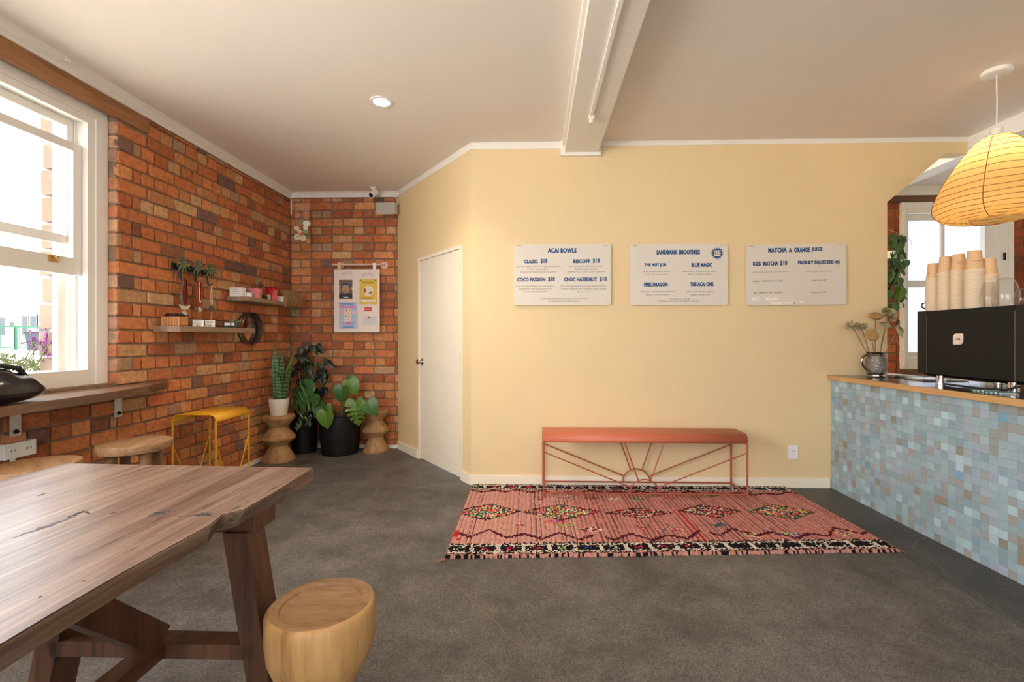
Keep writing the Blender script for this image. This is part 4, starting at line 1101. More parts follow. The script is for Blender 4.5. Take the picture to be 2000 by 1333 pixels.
# ------------------------------------------------------------------ pink bench with the sunburst frame
pb = thing('metal_bench', (0.83, 3.61, 0), 'terracotta pink metal bench with sunburst wire frame on the rug', 'bench')
x0, x1, yf, yk, zt = 0.062, 1.603, 3.468, 3.748, 0.492
ym = (yf + yk) / 2; hp = bent_profile((yk - yf) / 2, zt, 0.048, 0.064, 10)
full = [(-a, z) for a, z in hp[::-1][:-1]] + hp
MB().sheet([[(x, ym + a, z) for a, z in full] for x in (x0, (x0 + x1) / 2, x1)]).build('seat', pink_metal, pb, smooth=True, solid=0.005)
for x in (x0 + .006, x1 - .006):
    for y in (yf, yk):
        MB().tube([(x, y, 0.0195), (x, y, zt - .055)], 0.0075, 10).build('leg', pink_rod, pb, smooth=True)
zr = 0.043; xc = 0.83
for y in (yf, yk):
    MB().tube([(x0, y, zr), (x1, y, zr)], 0.006, 10).build('rail', pink_rod, pb, smooth=True)
    MB().tube([(xc + 0.112 * math.cos(a), y, zr + 0.108 * math.sin(a)) for a in [PI * k / 24 for k in range(25)]], 0.0055, 8).build('sun_arc', pink_rod, pb, smooth=True)
    for s in (-1, 1):
        a = math.radians(66); p = (xc + s * .112 * math.cos(a), y, zr + .108 * math.sin(a))
        MB().tube([p, (xc + s * 0.148, y, zt - .062)], 0.005, 8).build('sun_ray', pink_rod, pb, smooth=True)
        a = math.radians(26); p = (xc + s * .112 * math.cos(a), y, zr + .108 * math.sin(a))
        MB().tube([p, (xc + s * (x1 - x0) / 2, y, zr + 0.315)], 0.005, 8).build('sun_ray', pink_rod, pb, smooth=True)
for x in (x0 + .006, x1 - .006):
    MB().tube([(x, yf, zr), (x, yk, zr)], 0.006, 8).build('rail', pink_rod, pb, smooth=True)

# ------------------------------------------------------------------ counter, worktop, machine
XCF = 2.417
ct = thing('counter', (XCF, 3.0, 0), 'service counter faced with small glazed blue-grey square tiles', 'counter')
MB().box(XCF + 0.004, XCF + 0.06, 1.30, YC - 0.003, 0, 0.884).build('carcass', grout, ct)
kx = MB(); kx.box(XCF + 0.06, 3.05, YC - 0.022, YC - 0.004, 0, 0.884); kx.box(XCF + 0.06, 3.05, 1.30, 1.32, 0, 0.884); kx.box(3.03, 3.05, 1.32, YC - 0.02, 0, 0.884); kx.build('cabinet_panels', mat('cabinet_white', srgb(225, 222, 216), 0.5), ct)
TP = [(srgb(152, 176, 184), 7), (srgb(146, 166, 172), 6), (srgb(164, 186, 194), 4), (srgb(160, 174, 186), 5), (srgb(150, 156, 152), 3), (srgb(144, 142, 130), 2.0), (srgb(158, 158, 156), 2.2), (srgb(176, 200, 208), 1.8), (srgb(138, 162, 172), 2), (srgb(122, 164, 186), 0.2), (srgb(152, 138, 122), 0.4)]
TR = random.Random(77)
TW = 0.0478; tiles = []
for rr in range(19):
    z0 = rr * 0.0465
    for k in range(49):
        y1_ = YC - 0.003 - k * TW; y0_ = y1_ - TW + 0.0005
        if y0_ < 1.31: break
        tiles.append((y0_, y1_, z0, z0 + 0.0461))
def visible(t): u = (CX + F * ((XCF * _c + t[1] * _s) / (-XCF * _s + t[1] * _c))); return u < 2010
tiles.sort(key=lambda t: -t[0])
vis = [t for t in tiles if visible(t)]; vis.sort(key=lambda t: t[0])
keep = set(vis[:300])
tvar = []
for k in range(5):
    m = MB(); j = lambda: TR.uniform(-.008, .008)
    e = [(1, 0, 0), (1, 1, 0), (1, 1, 1), (1, 0, 1)]; f = [(0, .022 + j(), .022 + j()), (0, .978 + j(), .022 + j()), (0, .978 + j(), .978 + j()), (0, .022 + j(), .978 + j())]
    mid = [(.10, 0, 0), (.10, 1, 0), (.10, 1, 1), (.10, 0, 1)]
    m.add(e + mid + f, [(0, 1, 5, 4), (1, 2, 6, 5), (2, 3, 7, 6), (3, 0, 4, 7), (4, 5, 9, 8), (5, 6, 10, 9), (6, 7, 11, 10), (7, 4, 8, 11), (8, 9, 10, 11)])
    tvar.append((m, m.mesh('tile', tile_one)))
rest = MB()
for t in tiles:
    col = brick_color(TR, TP, 0.95, 1.05); pr = TR.uniform(0, .0007); vi = TR.randrange(5)
    org = (XCF - .004 - pr, t[0], t[2]); sc_ = (0.010, t[1] - t[0], t[3] - t[2])
    if t in keep:
        o = bpy.data.objects.new('tile', tvar[vi][1]); o.parent = ct; o.location = Vector(org) - ct.location; o.scale = sc_; o.color = (*col, 1); COL.objects.link(o)
    else:
        rest.add([(org[0] + p[0] * sc_[0], org[1] + p[1] * sc_[1], org[2] + p[2] * sc_[2]) for p in tvar[vi][0].v], tvar[vi][0].f, 0, col)
rest.build('tile', tile_many, ct)['kind'] = 'stuff'

wt = thing('worktop', (2.75, 3.0, 0.885), 'dark worktop with pale wooden front edge on the tiled counter', 'worktop')
MB().box(2.40, 3.07, 1.28, YC - 0.001, 0.885, 0.920).build('slab', mat('dark_laminate', (0.075, 0.058, 0.045), 0.22, var=0.15, coat=0.3), wt)
MB().box(2.378, 2.404, 1.28, YC - 0.001, 0.884, 0.921, bev=0.005).build('edge_strip', ply_edge, wt)
MB().box(2.89, 3.07, YC - 0.001, YC + 0.25, 0.885, 0.920).build('return', mat('pale_laminate', srgb(215, 215, 220), 0.3), wt)
sk = thing('drip_tray', (2.80, 3.45, 0.921), 'stainless steel drip tray set on the worktop behind the tankard', 'tray')
m = MB(); m.box(2.72, 3.03, 3.26, 3.56, 0.921, 0.925, bev=.001); m.build('tray_base', steel, sk)
m = MB()
for a in (m.box(2.72, 2.726, 3.26, 3.56, 0.925, 0.934), m.box(3.024, 3.03, 3.26, 3.56, 0.925, 0.934), m.box(2.72, 3.03, 3.26, 3.266, 0.925, 0.934), m.box(2.72, 3.03, 3.554, 3.56, 0.925, 0.934)): pass
m.build('tray_rim', chrome, sk)

XM, YM0, YM1, ZM0, ZM1 = 2.65, 2.50, 3.228, 0.978, 1.405
cm = thing('espresso_machine', (2.85, 2.85, 0.92), 'black espresso machine with white leaf badge on the worktop', 'coffee machine')
m = MB(); m.prism([(XM + .012, y, z) for y, z in ((YM0 + .09, ZM0 + .005), (YM1 - .075, ZM0 + .005), (YM1 - .075, ZM1 - .002), (YM0 + .09, ZM1 - .002))], (-.012, 0, 0)); m.build('back_panel', black_metal, cm)
m = MB(); m.prism([(XM + .008, YM0, ZM1), (XM + .008, YM0, ZM0 + .02), (XM + .07, YM0, ZM0 - .018), (XM + .45, YM0, ZM0 - .018), (XM + .45, YM0, ZM1)], (0, YM1 - YM0, 0)); m.build('body', mat('machine_black', (0.011, 0.0105, 0.010), 0.5, bump=.04, bscale=300, spec=0.25), cm)
for (a, b) in ((YM1 - .072, YM1 + .001), (YM0 - .001, YM0 + .087)):
    MB().box(XM - .001, XM + .02, a, b, ZM0 + .005, ZM1 + .001, bev=.003).build('end_panel', mat('machine_end', (0.018, 0.016, 0.015), 0.5, spec=0.25), cm)
for y in (YM1 - .0735, YM0 + .0885):
    MB().box(XM + .001, XM + .006, y - .0012, y + .0012, ZM0 + .006, ZM1 - .03).build('seam_trim', steel, cm)
for (x, y) in ((XM + .025, 3.075), (XM + .025, 2.62), (XM + .40, 3.075), (XM + .40, 2.62)):
    MB().lathe([(0.026, 0.9225), (0.026, 0.962), (0.022, 0.964), (0.022, 0.975)], x, y, 24).build('foot', chrome, cm, smooth=True)
bd = MB(); by, bz, bs = 2.922, 1.216, 0.034
pts = []
for (sy, sz, rad) in ((1, -1, .004), (-1, -1, .024), (-1, 1, .004), (1, 1, .024)):      # leaf shape: two opposite corners rounded
    cy_, cz_ = by + sy * (bs - rad), bz + sz * (bs - rad); a0 = {(1, -1): 3 * PI / 2, (-1, -1): PI, (-1, 1): PI / 2, (1, 1): 0}[(sy, sz)]
    seg = [(XM - .001, cy_ + rad * math.cos(a0 + PI / 2 * k / 6), cz_ + rad * math.sin(a0 + PI / 2 * k / 6)) for k in range(7)]
    pts += seg[::-1]
bd.prism(pts, (-.003, 0, 0)); bdo = bd.build('badge', mat('badge_cream', srgb(232, 212, 196), 0.4), cm)
q = MB(); put_text(q, 'VBM.', 0, 0, 0.038, 0.0125, lambda x, z: Vector((XM - .0045, by - x, bz + z)), 0.005); q.build('badge_letters', ink_black, bdo, recalc=False)
MB().tube([(2.62, 2.98, 0.929), (2.60, 2.80, 0.929), (2.585, 2.68, 0.93), (2.62, 2.60, 0.935), (2.66, 2.56, 0.96)], .006, 8).build('power_cord', black_plastic, cm, smooth=True)
clo = thing('bar_cloth', (2.52, 2.585, 0.921), 'folded pale striped bar cloth under the espresso machine', 'cloth')
m = MB()
for k in range(14):
    y = 2.50 + k * .012; m.box(2.49, 2.57, y, y + .012, .921, .929 + .004 * math.sin(k), mi=k % 2)
m.build('fold', [mat('cloth_white', srgb(190, 205, 205), .9), mat('cloth_green', srgb(70, 110, 95), .9)], clo)

# ------------------------------------------------------------------ lamps
pl = thing('pendant_lamp', (2.80, 2.84, CEIL), 'ribbed cream paper lantern pendant hanging over the counter', 'lamp')
LX, LY = 2.80, 2.84
MB().lathe([(0.0, CEIL), (0.072, CEIL), (0.072, CEIL - 0.022), (0.066, CEIL - 0.026), (0, CEIL - 0.026)][1:4] + [(0.0, CEIL - 0.026)], LX, LY, 32, caps=False).build('ceiling_rose', white_plastic, pl, smooth=True)
MB().tube([(LX, LY, CEIL - 0.02), (LX + .004, LY, 2.65), (LX, LY, 2.47)], 0.0035, 8).build('cord', white_plastic, pl, smooth=True)
MB().lathe([(0.012, 2.50), (0.030, 2.492), (0.032, 2.475), (0.026, 2.472), (0.026, 2.455), (0.036, 2.452), (0.036, 2.425), (0.02, 2.42), (0.02, 2.38)], LX, LY, 28).build('lamp_holder', white_plastic, pl, smooth=True)
prof = [(0.047, 2.448), (0.080, 2.432), (0.115, 2.396), (0.152, 2.345), (0.190, 2.285), (0.226, 2.22), (0.257, 2.155), (0.281, 2.095), (0.292, 2.045), (0.285, 2.003), (0.254, 1.970), (0.205, 1.951), (0.150, 1.942), (0.125, 1.941)]
def smooth_prof(p, n):
    res = []
    for i in range(len(p) - 1):
        p0 = p[max(0, i - 1)]; p1 = p[i]; p2 = p[i + 1]; p3 = p[min(len(p) - 1, i + 2)]
        for k in range(n):
            t = k / n
            res.append(tuple(0.5 * ((2 * p1[j]) + (-p0[j] + p2[j]) * t + (2 * p0[j] - 5 * p1[j] + 4 * p2[j] - p3[j]) * t * t + (-p0[j] + 3 * p1[j] - 3 * p2[j] + p3[j]) * t ** 3) for j in (0, 1)))
    res.append(p[-1]); return res
sp = smooth_prof(prof, 4)
paper = translucent_mat('lantern_paper', (0.95, 0.68, 0.29), 0.72, 60, 0.06)
shade = MB().lathe(sp, LX, LY, 64, caps=False).build('lamp_shade', paper, pl, smooth='all')
cane = mat('cane_rib', srgb(140, 78, 28), 0.7)
for k in range(1, 19):
    s = k / 18.5 * (len(sp) - 1); i = int(s); f = s - i
    j = min(i + 1, len(sp) - 1)
    r_, z_ = sp[i][0] * (1 - f) + sp[j][0] * f, sp[i][1] * (1 - f) + sp[j][1] * f
    MB().tube([(LX + (r_ + .0008) * math.cos(2 * PI * q / 56), LY + (r_ + .0008) * math.sin(2 * PI * q / 56), z_ + .002 * math.sin(q * .9 + k)) for q in range(56)], 0.0016, 5, closed=True).build('rib', cane, pl)
for k in range(5):
    a = k * 2 * PI / 5 + 3.75
    MB().tube([(LX + (r + .001) * math.cos(a), LY + (r + .001) * math.sin(a), z) for r, z in sp[1:]], 0.002, 5).build('seam', cane, pl)
MB().lathe([(0.0, 2.36), (0.014, 2.36), (0.016, 2.34), (0.026, 2.325), (0.030, 2.30), (0.026, 2.278), (0.014, 2.265), (0, 2.262)], LX, LY, 20, caps=False).build('bulb', emit_mat('bulb_glow', (1.0, 0.88, 0.66), 40.0), pl, smooth=True)
light('pendant_light', 'POINT', (LX, LY, 2.31), (0, 0, -1), 8.5, (1.0, 0.76, 0.45), shadow_soft_size=0.034)

dn = thing('downlight', (-1.05, 3.09, CEIL), 'glowing round recessed downlight in the ceiling left of the beam', 'light')
MB().lathe([(0.052, CEIL - 0.001), (0.056, CEIL - 0.007), (0.072, CEIL - 0.007), (0.075, CEIL - 0.002)], -1.05, 3.09, 40, caps=False).build('rim', white_plastic, dn, smooth=True)
MB().lathe([(0.0, CEIL - 0.003), (0.054, CEIL - 0.003)], -1.05, 3.09, 32, caps=False).build('diffuser', emit_mat('led_glow', (1.0, 0.93, 0.82), 14.0), dn)
light('downlight_or_fill_spot', 'SPOT', (-1.05, 3.09, CEIL - 0.02), (0, 0, -1), 75, (1.0, 0.82, 0.62), spot_size=2.2, spot_blend=0.8, shadow_soft_size=0.05)
# unseen extra spot, added as warm fill light; no fitting is modelled for it
for i, (x, y) in enumerate(((-1.05, 0.2),)):
    light('downlight_or_fill_spot', 'SPOT', (x, y, CEIL - 0.02), (0, 0, -1), 22, (1.0, 0.80, 0.58), spot_size=2.3, spot_blend=0.8, shadow_soft_size=0.05)

# ------------------------------------------------------------------ things fixed near the ceiling
sc = thing('security_camera', (-1.742, 4.86, CEIL), 'small white security camera hanging from the ceiling in the brick corner', 'camera')
MB().lathe([(0.028, CEIL), (0.026, CEIL - .012), (0.010, CEIL - .016), (0.008, CEIL - .05)], -1.742, 4.86, 20).build('mount', white_plastic, sc, smooth=True)
m = MB(); ax = Vector((-0.30, -0.72, -0.55)).normalized(); pc = Vector((-1.742, 4.86, CEIL - .07)) - ax * 0.02
lathe_dir(m, [(0.0, -.05), (0.02, -.048), (0.032, -.036), (0.035, -.01), (0.035, .05), (0.032, .06), (0, .06)], pc, ax, 24); m.build('body', white_plastic, sc, smooth=True)
m = MB(); lathe_dir(m, [(0.0, .064), (0.022, .064), (0.026, .060)], pc, ax, 24); m.build('lens', mat('lens_black', (0.01, 0.01, 0.012), .12, coat=.6), sc, smooth=True)
sk = thing('wall_speaker', (-1.60, 4.97, 2.62), 'pale grey tilted loudspeaker high on the bricks below the camera', 'speaker')
m = MB(); q = Euler((0.20, 0, -0.10)).to_matrix(); o0 = Vector((-1.605, 4.90, 2.625))
b = MB().box(-.105, .105, -.05, .05, -.062, .062, bev=.012); m.add([o0 + q @ Vector(p) for p in b.v], b.f); m.build('cabinet', mat('speaker_grey', srgb(205, 198, 182), .6), sk, smooth=True)
m = MB(); b = MB().box(-.097, .097, -.0525, -.049, -.054, .054); m.add([o0 + q @ Vector(p) for p in b.v], b.f); m.build('grille', mat('speaker_grille', srgb(190, 184, 168), .8, var=.1, scale=200, bump=.5, bscale=400), sk)
MB().box(-1.63, -1.58, 4.94, YB - .001, 2.60, 2.65).build('bracket', white_plastic, sk)
MB().tube([(-1.53, 4.95, 2.66), (-1.508, 4.965, 2.69), (-1.515, 4.97, 2.745), (-1.56, 4.985, 2.785)], .004, 6).build('cable', white_plastic, sk, smooth=True)
cb = thing('cable', (XL + .03, 2.2, 2.80), 'thin pale cable draped along the cornice above the window', 'cable')
cpts = [atx(u, v, XL + .04) for u, v in ((-30, 40), (20, 62), (60, 90), (100, 112), (133, 119), (160, 145), (200, 175), (260, 212), (330, 254))]
MB().tube(cpts, .003, 6).build('wire', white_plastic, cb, smooth=True)
p = cpts[4]; MB().box(p.x - .006, p.x + .006, p.y - .012, p.y + .012, p.z - .008, p.z + .01, bev=.003).build('clip', white_plastic, cb)

# shell chime
ch = thing('shell_chime', (-2.49, 4.80, CEIL), 'hanging chime of pale shell discs in the brick corner', 'wind chime')
cx_, cy_ = -2.49, 4.80
MB().tube([(cx_, cy_, CEIL), (cx_, cy_, 2.62)], .001, 4).build('cord', card_white, ch)
m = MB().tube([(cx_ + .07 * math.cos(a), cy_ + .07 * math.sin(a), 2.61) for a in [2 * PI * k / 28 for k in range(28)]], .005, 6, closed=True)
for a in (0.3, 2.4, 4.5): m.tube([(cx_, cy_, 2.66), (cx_ + .07 * math.cos(a), cy_ + .07 * math.sin(a), 2.61)], .001, 4)
m.build('ring', mat('ring_shell', srgb(210, 160, 120), .5), ch, smooth=True)
SHC = [mat('shell_cream', srgb(232, 205, 170), .35), mat('shell_green', srgb(150, 160, 120), .35), mat('shell_white', srgb(225, 222, 200), .3), mat('shell_tan', srgb(205, 140, 95), .4)]
crng = random.Random(12)
for (u, v, r, kd) in ((582, 421, 5, 3), (578, 437, 5, 1), (579, 446, 5, 0), (581, 463, 7, 2), (598, 421, 7, 3), (590, 434, 5, 1), (598, 437, 6, 2), (602, 437, 5, 0), (597, 445, 4.5, 2), (597, 452, 5, 1), (588, 458, 4, 3), (592, 465, 6, 0), (600, 463, 6, 1), (603, 456, 4, 3), (601, 471, 5, 3), (585, 452, 4, 2)):
    p = aty(u, v, cy_ + crng.uniform(-.06, .05)); rr = r * .0054
    m = MB(); lathe_dir(m, [(rr * .32, -.002), (rr, -.001), (rr, .001), (rr * .32, .002), (rr * .32, -.002)], p, Vector((crng.uniform(-.6, .6), -1, crng.uniform(-.4, .4))).normalized(), 16)
    m.build('shell', SHC[kd], ch)
    m = MB().tube([p, (p.x, p.y, 2.61)], .0007, 3); m.build('string', card_white, ch)

# ------------------------------------------------------------------ notice board
nb = thing('notice_board', (-1.955, 4.97, 1.28), 'pale pink notice board hanging by clips from a rail', 'notice board')
NX0, NX1, NZ0, NZ1, NY = -2.207, -1.704, 1.285, 1.978, 4.955
rp = rounded_rect(NX1 - NX0, NZ1 - NZ0, .014); xc_, zc_ = (NX0 + NX1) / 2, (NZ0 + NZ1) / 2
m = MB().prism([(xc_ + x, NY, zc_ + z) for x, z in rp], (0, .008, 0)); m.build('panel', mat('blush_board', srgb(240, 222, 210), .45, var=.015), nb)
rail_m = mat('rail_pink', srgb(226, 190, 176), .4)
MB().tube([(-2.235, 4.958, 2.030), (-1.668, 4.958, 2.030)], .011, 14).build('rail', rail_m, nb, smooth=True)
for x in (-2.165, -1.672):
    m = MB(); lathe_dir(m, [(0.040, 0), (0.040, .006), (0.016, .012), (0.012, .055)], (x, YB, 2.030), (0, -1, 0), 24); m.build('flange', rail_m, nb, smooth=True)
for x, mt in ((-2.150, mat('clip_yellow', srgb(226, 200, 140), .4)), (-1.758, card_white)):
    m = MB(); m.box(x - .017, x + .017, 4.944, 4.949, 1.968, 2.042); m.box(x - .017, x + .017, 4.944, 4.972, 2.0415, 2.046); m.box(x - .015, x + .015, 4.942, 4.9445, 1.966, 1.972); m.build('clip', mt, nb)
emb = mat('embossed', srgb(205, 188, 178), .5)
for s, u, v, w in (('NOTICE', 678, 536, 22), ('BOARD', 719, 537, 21)):
    p = aty(u, v, NY - .001); w *= NY / F
    q = MB(); put_text(q, s, 0, 0, w, .042, lambda x, z: Vector((p.x + x, NY - .0015, p.z + z + .012)), .02, arc=.02); q.build('raised_letters', emb, nb, recalc=False)
def poster(name, label, u0, u1, v0, v1, mt, cat='poster', group='papers pinned on the notice board'):
    a = aty(u0, v0, NY - .003); b = aty(u1, v1, NY - .003)
    t = thing(name, ((a.x + b.x) / 2, NY - .0015, (a.z + b.z) / 2), label, cat, group)
    MB().box(a.x, b.x, NY - .0022, NY - .0008, b.z, a.z).build('sheet', mt, t)
    W, Hh = b.x - a.x, a.z - b.z
    L3 = lambda x, y, o=.0028: Vector((a.x + x * W, NY - o, a.z - y * Hh))
    def disc(cx, cy, rx, ry, mt2, o=.0028, n=24, nm='print', r0=0.0):
        m = MB()
        ring = [L3(cx + rx * math.cos(2 * PI * k / n), cy + ry * math.sin(2 * PI * k / n), o) for k in range(n)]
        if r0:
            inn = [L3(cx + r0 * rx * math.cos(2 * PI * k / n), cy + r0 * ry * math.sin(2 * PI * k / n), o) for k in range(n)]
            m.add(ring + inn, [(k, (k + 1) % n, n + (k + 1) % n, n + k) for k in range(n)])
        else: m.add(ring, [tuple(range(n))])
        m.build(nm, mt2, t)
    def rect(x0, y0, x1, y1, mt2, o=.0028, nm='print'):
        MB().add([L3(x0, y0, o), L3(x1, y0, o), L3(x1, y1, o), L3(x0, y1, o)], [(0, 1, 2, 3)]).build(nm, mt2, t)
    def txt(s, cx, cy, w, h, mt2, bold=.02, o=.0032):
        q = MB(); put_text(q, s, cx * W, -cy * Hh, w * W, h * Hh if h else None, lambda x, z: Vector((a.x + x, NY - o, a.z + z)), bold); q.build('print', mt2, t, recalc=False)
    return t, disc, rect, txt
def pin(t, x, z, c):
    m = MB(); lathe_dir(m, [(0.007, 0), (0.006, .004), (0.004, .008), (0.007, .012), (0, .013)], (x, NY - .002, z), (0, -1, 0), 12); m.build('pin', mat('pin_' + c[0], c[1], .4), t, smooth=True)
DK, NV = mat('print_charcoal', srgb(52, 48, 46), .6, var=.4, scale=30), mat('print_navy', srgb(40, 58, 120), .5)
t, disc, rect, txt = poster('food_poster', 'dark photo poster of a bowl on the notice board', 662, 688, 547, 584, mat('print_dark', srgb(112, 98, 78), .5, var=.5, scale=25))
rect(.0, .72, 1, 1, DK, .0026); rect(0.0, 0.25, .12, .7, mat('print_gold', srgb(205, 150, 60), .5), .0026)
disc(.5, .33, .36, .14, NV); disc(.5, .35, .28, .09, mat('print_grey', srgb(150, 150, 150), .5), .003)
disc(.5, .52, .30, .21, mat('print_food', srgb(178, 140, 104), .5, var=.6, scale=90), .0031); disc(.44, .74, .42, .06, NV, .0032, r0=.8); rect(.33, .90, .70, .94, card_white, .0032)
disc(1.0, .45, .05, .05, card_white, .0036, nm='tape')
YL = mat('print_yellow', srgb(232, 196, 78), .6, var=.05)
t, disc, rect, txt = poster('yellow_poster', 'yellow poster with pale round picture on the notice board', 702, 736.5, 546, 595, YL)
OR, CR, GD = mat('print_rust', srgb(190, 100, 60), .6), mat('print_cream', srgb(240, 224, 206), .6), mat('print_ochre', srgb(170, 130, 50), .6)
disc(.5, .46, .30, .20, CR); disc(.30, .45, .07, .10, OR, .003); disc(.66, .52, .05, .05, OR, .003); disc(.58, .55, .05, .03, GD, .003)
for (x0, y0, x1, y1) in ((.15, .10, .85, .125), (.2, .15, .8, .165), (.1, .72, .85, .735), (.1, .76, .7, .775)): rect(x0, y0, x1, y1, GD, .003)
rect(.08, .80, .92, .90, CR, .003); rect(.03, .02, .10, .055, DK, .003); rect(.86, .02, .95, .045, DK, .003)
a = aty(720, 594, NY); pin(t, a.x, a.z, ('white', srgb(240, 240, 240)))
SKY = mat('print_sky', srgb(180, 202, 228), .6, var=.06, scale=9); PK = mat('print_pink', srgb(226, 118, 168), .6); PK2 = mat('print_pale_pink', srgb(238, 190, 205), .6)
t, disc, rect, txt = poster('blue_poster', 'pale blue poster with pink bubble lettering on the notice board', 662, 698, 591, 642.5, SKY)
rect(.28, .22, .66, .72, CR, .0026); disc(.14, .38, .12, .07, PK2, .0028); disc(.84, .38, .13, .07, PK2, .0028)
BL = mat('print_mid_blue', srgb(120, 158, 206), .6); rect(.1, .03, .8, .09, BL, .0027); rect(.2, .90, .8, .97, BL, .0027)
txt('TRANDY', .46, .18, .92, .11, PK, .05); txt('CASY', .52, .79, .74, .13, PK, .05)
for (x, y) in ((.40, .30), (.57, .31), (.38, .53), (.55, .53), (.36, .66), (.52, .65)): disc(x, y, .035, .018, DK if y < .6 else PK, .003, 10)
disc(.47, .42, .09, .03, PK2, .003)
a = aty(664, 593, NY); pin(t, a.x, a.z, ('blue', srgb(60, 90, 150))); 
t, disc, rect, txt = poster('red_card', 'small coral red card pinned on the notice board', 711.5, 726.4, 600, 608.5, mat('print_coral', srgb(226, 102, 92), .6), 'card')
a = aty(719, 601, NY); pin(t, a.x, a.z, ('dark', srgb(90, 40, 40)))
t, disc, rect, txt = poster('grey_card', 'pale grey card pinned below the coral card', 709.5, 736, 618, 634.7, mat('print_mist', srgb(216, 212, 206), .6, var=.05, scale=40), 'card')
a = aty(721, 620, NY); pin(t, a.x, a.z, ('black', srgb(20, 20, 24)))

# ------------------------------------------------------------------ wall shelves and what stands on them
XS = -2.53
def shelf(y0, y1, z0, z1, label):
    t = thing('wall_shelf', (XL, y0, z0), label, 'shelf', 'wooden wall shelves on the bricks')
    MB().box(XL + .004, XS, y0, y1, z0, z1, bev=.0015).build('plank', shelf_wood, t); return t
LZ, UZ = 1.309, 1.590
shelf(3.18, 4.045, 1.268, LZ, 'lower long pale wooden wall shelf beside the window')
shelf(3.955, 4.60, 1.552, UZ, 'upper short wooden wall shelf above the round mirror')
wal = mat('warm_wood', srgb(196, 134, 78), .5, var=.2, scale=20, stretch=(1, .1, 1))
wal2 = mat('brown_wood', srgb(112, 70, 40), .6, var=.25, scale=20, stretch=(1, .1, 1))
t = thing('ribbed_box', (-2.63, 3.26, LZ), 'ribbed open wooden box of sunglasses on the lower shelf', 'box')
m = MB(); m.box(-2.70, -2.565, 3.222, 3.228, LZ, LZ + .07); m.box(-2.70, -2.565, 3.302, 3.308, LZ, LZ + .07); m.box(-2.70, -2.694, 3.222, 3.308, LZ, LZ + .07); m.box(-2.571, -2.565, 3.222, 3.308, LZ, LZ + .07); m.box(-2.70, -2.565, 3.222, 3.308, LZ, LZ + .006); m.build('case', wal, t)
for k in range(7):
    MB().tube([(-2.694 + k * .0205, 3.222, LZ + .002), (-2.694 + k * .0205, 3.222, LZ + .068)], .007, 8).build('slat', wal, t, smooth=True)
def sunglasses(c, rz, label, lens):
    t = thing('sunglasses', c, label, 'sunglasses', 'sunglasses in the ribbed box')
    q = Euler((0, 0, rz)).to_matrix(); P = lambda *p: Vector(c) + q @ Vector(p)
    m = MB()
    for s in (-1, 1):
        m.tube([P(s * .033 + .026 * math.cos(a), 0, .02 + .02 * math.sin(a)) for a in [2 * PI * k / 16 for k in range(16)]], .003, 6, closed=True)
        m.tube([P(s * .058, 0, .028), P(s * .060, .04, .028), P(s * .056, .065, .014)], .0025, 5)
    m.tube([P(-.009, 0, .027), P(0, -.002, .031), P(.009, 0, .027)], .0025, 5); m.build('frame', black_plastic, t, smooth=True)
    for s in (-1, 1):
        m = MB(); m.add([P(s * .033 + .024 * math.cos(2 * PI * k / 14), .001, .02 + .018 * math.sin(2 * PI * k / 14)) for k in range(14)], [tuple(range(14))]); m.build('lens', lens, t)
sunglasses((-2.633, 3.236, LZ + .05), 0, 'dark sunglasses at the front of the ribbed box', mat('lens_dark', (.02, .015, .015), .1))
sunglasses((-2.628, 3.262, LZ + .053), .15, 'tan sunglasses at the back of the ribbed box', mat('lens_tan', (.16, .08, .04), .12))
def leaning_card(name, label, u, v0, v1, w, X, mt, group, cat='card', strokes=0, tilt=.25, zb=LZ):
    c = atx(u, v1, X); h = (v1 - v0) / F * math.hypot(c.x, c.y) * .96
    t = thing(name, (X, c.y, zb), label, cat, group)
    dr = Vector((.55, -.83, 0)).normalized(); side = Vector((.83, .55, 0)).normalized(); up = (Vector((0, 0, 1)) - dr * tilt).normalized()
    o = Vector((X, c.y, zb + .0005))
    a = o - side * w / 2; b = o + side * w / 2
    MB().prism([a, b, b + up * h, a + up * h], -dr * .002).build('sheet', mt, t)
    MB().prism([o - side * w * .2, o + side * w * .2, o + up * h * .7], -dr * (.002 + h * .3)).build('strut', mt, t)
    if strokes:
        m = MB()
        for k in range(strokes):
            f = (k + 1) / (strokes + 1); ww = w * (.28 if k % 2 else .36)
            p = o + up * h * (1 - f) + dr * .0008
            m.add([p - side * ww, p + side * ww, p + side * ww + up * h * .05, p - side * ww + up * h * .05], [(0, 1, 2, 3)])
        m.build('print', ink_grey, t)
    return t, o, side, up, dr, h
leaning_card('price_card', 'white price card nearer the ribbed box on the lower shelf', 387, 628, 640, .070, -2.575, card_white, 'price cards on the lower shelf', strokes=4)
leaning_card('price_card', 'white price card nearer the black sign on the lower shelf', 410, 629.5, 641.5, .066, -2.575, card_white, 'price cards on the lower shelf', strokes=4)
t, o, sd, up, dr, h = leaning_card('black_sign', 'small black sign with white text on the lower shelf', 450, 633, 642.5, .095, -2.565, mat('sign_black', (.02, .02, .022), .5), None, 'sign', tilt=.12)
m = MB()
for r_ in (.72, .42):
    for (x, w) in ((-.022, .020), (.018, .011)):
        p = o + up * h * r_ + sd * x + dr * .001
        m.add([p - sd * w, p + sd * w, p + sd * w + up * h * .16, p - sd * w + up * h * .16], [(0, 1, 2, 3)])
m.build('print', ink_white, t)
t = thing('wooden_tray', (-2.66, 3.56, LZ), 'dark wooden trinket tray behind the price cards', 'tray')
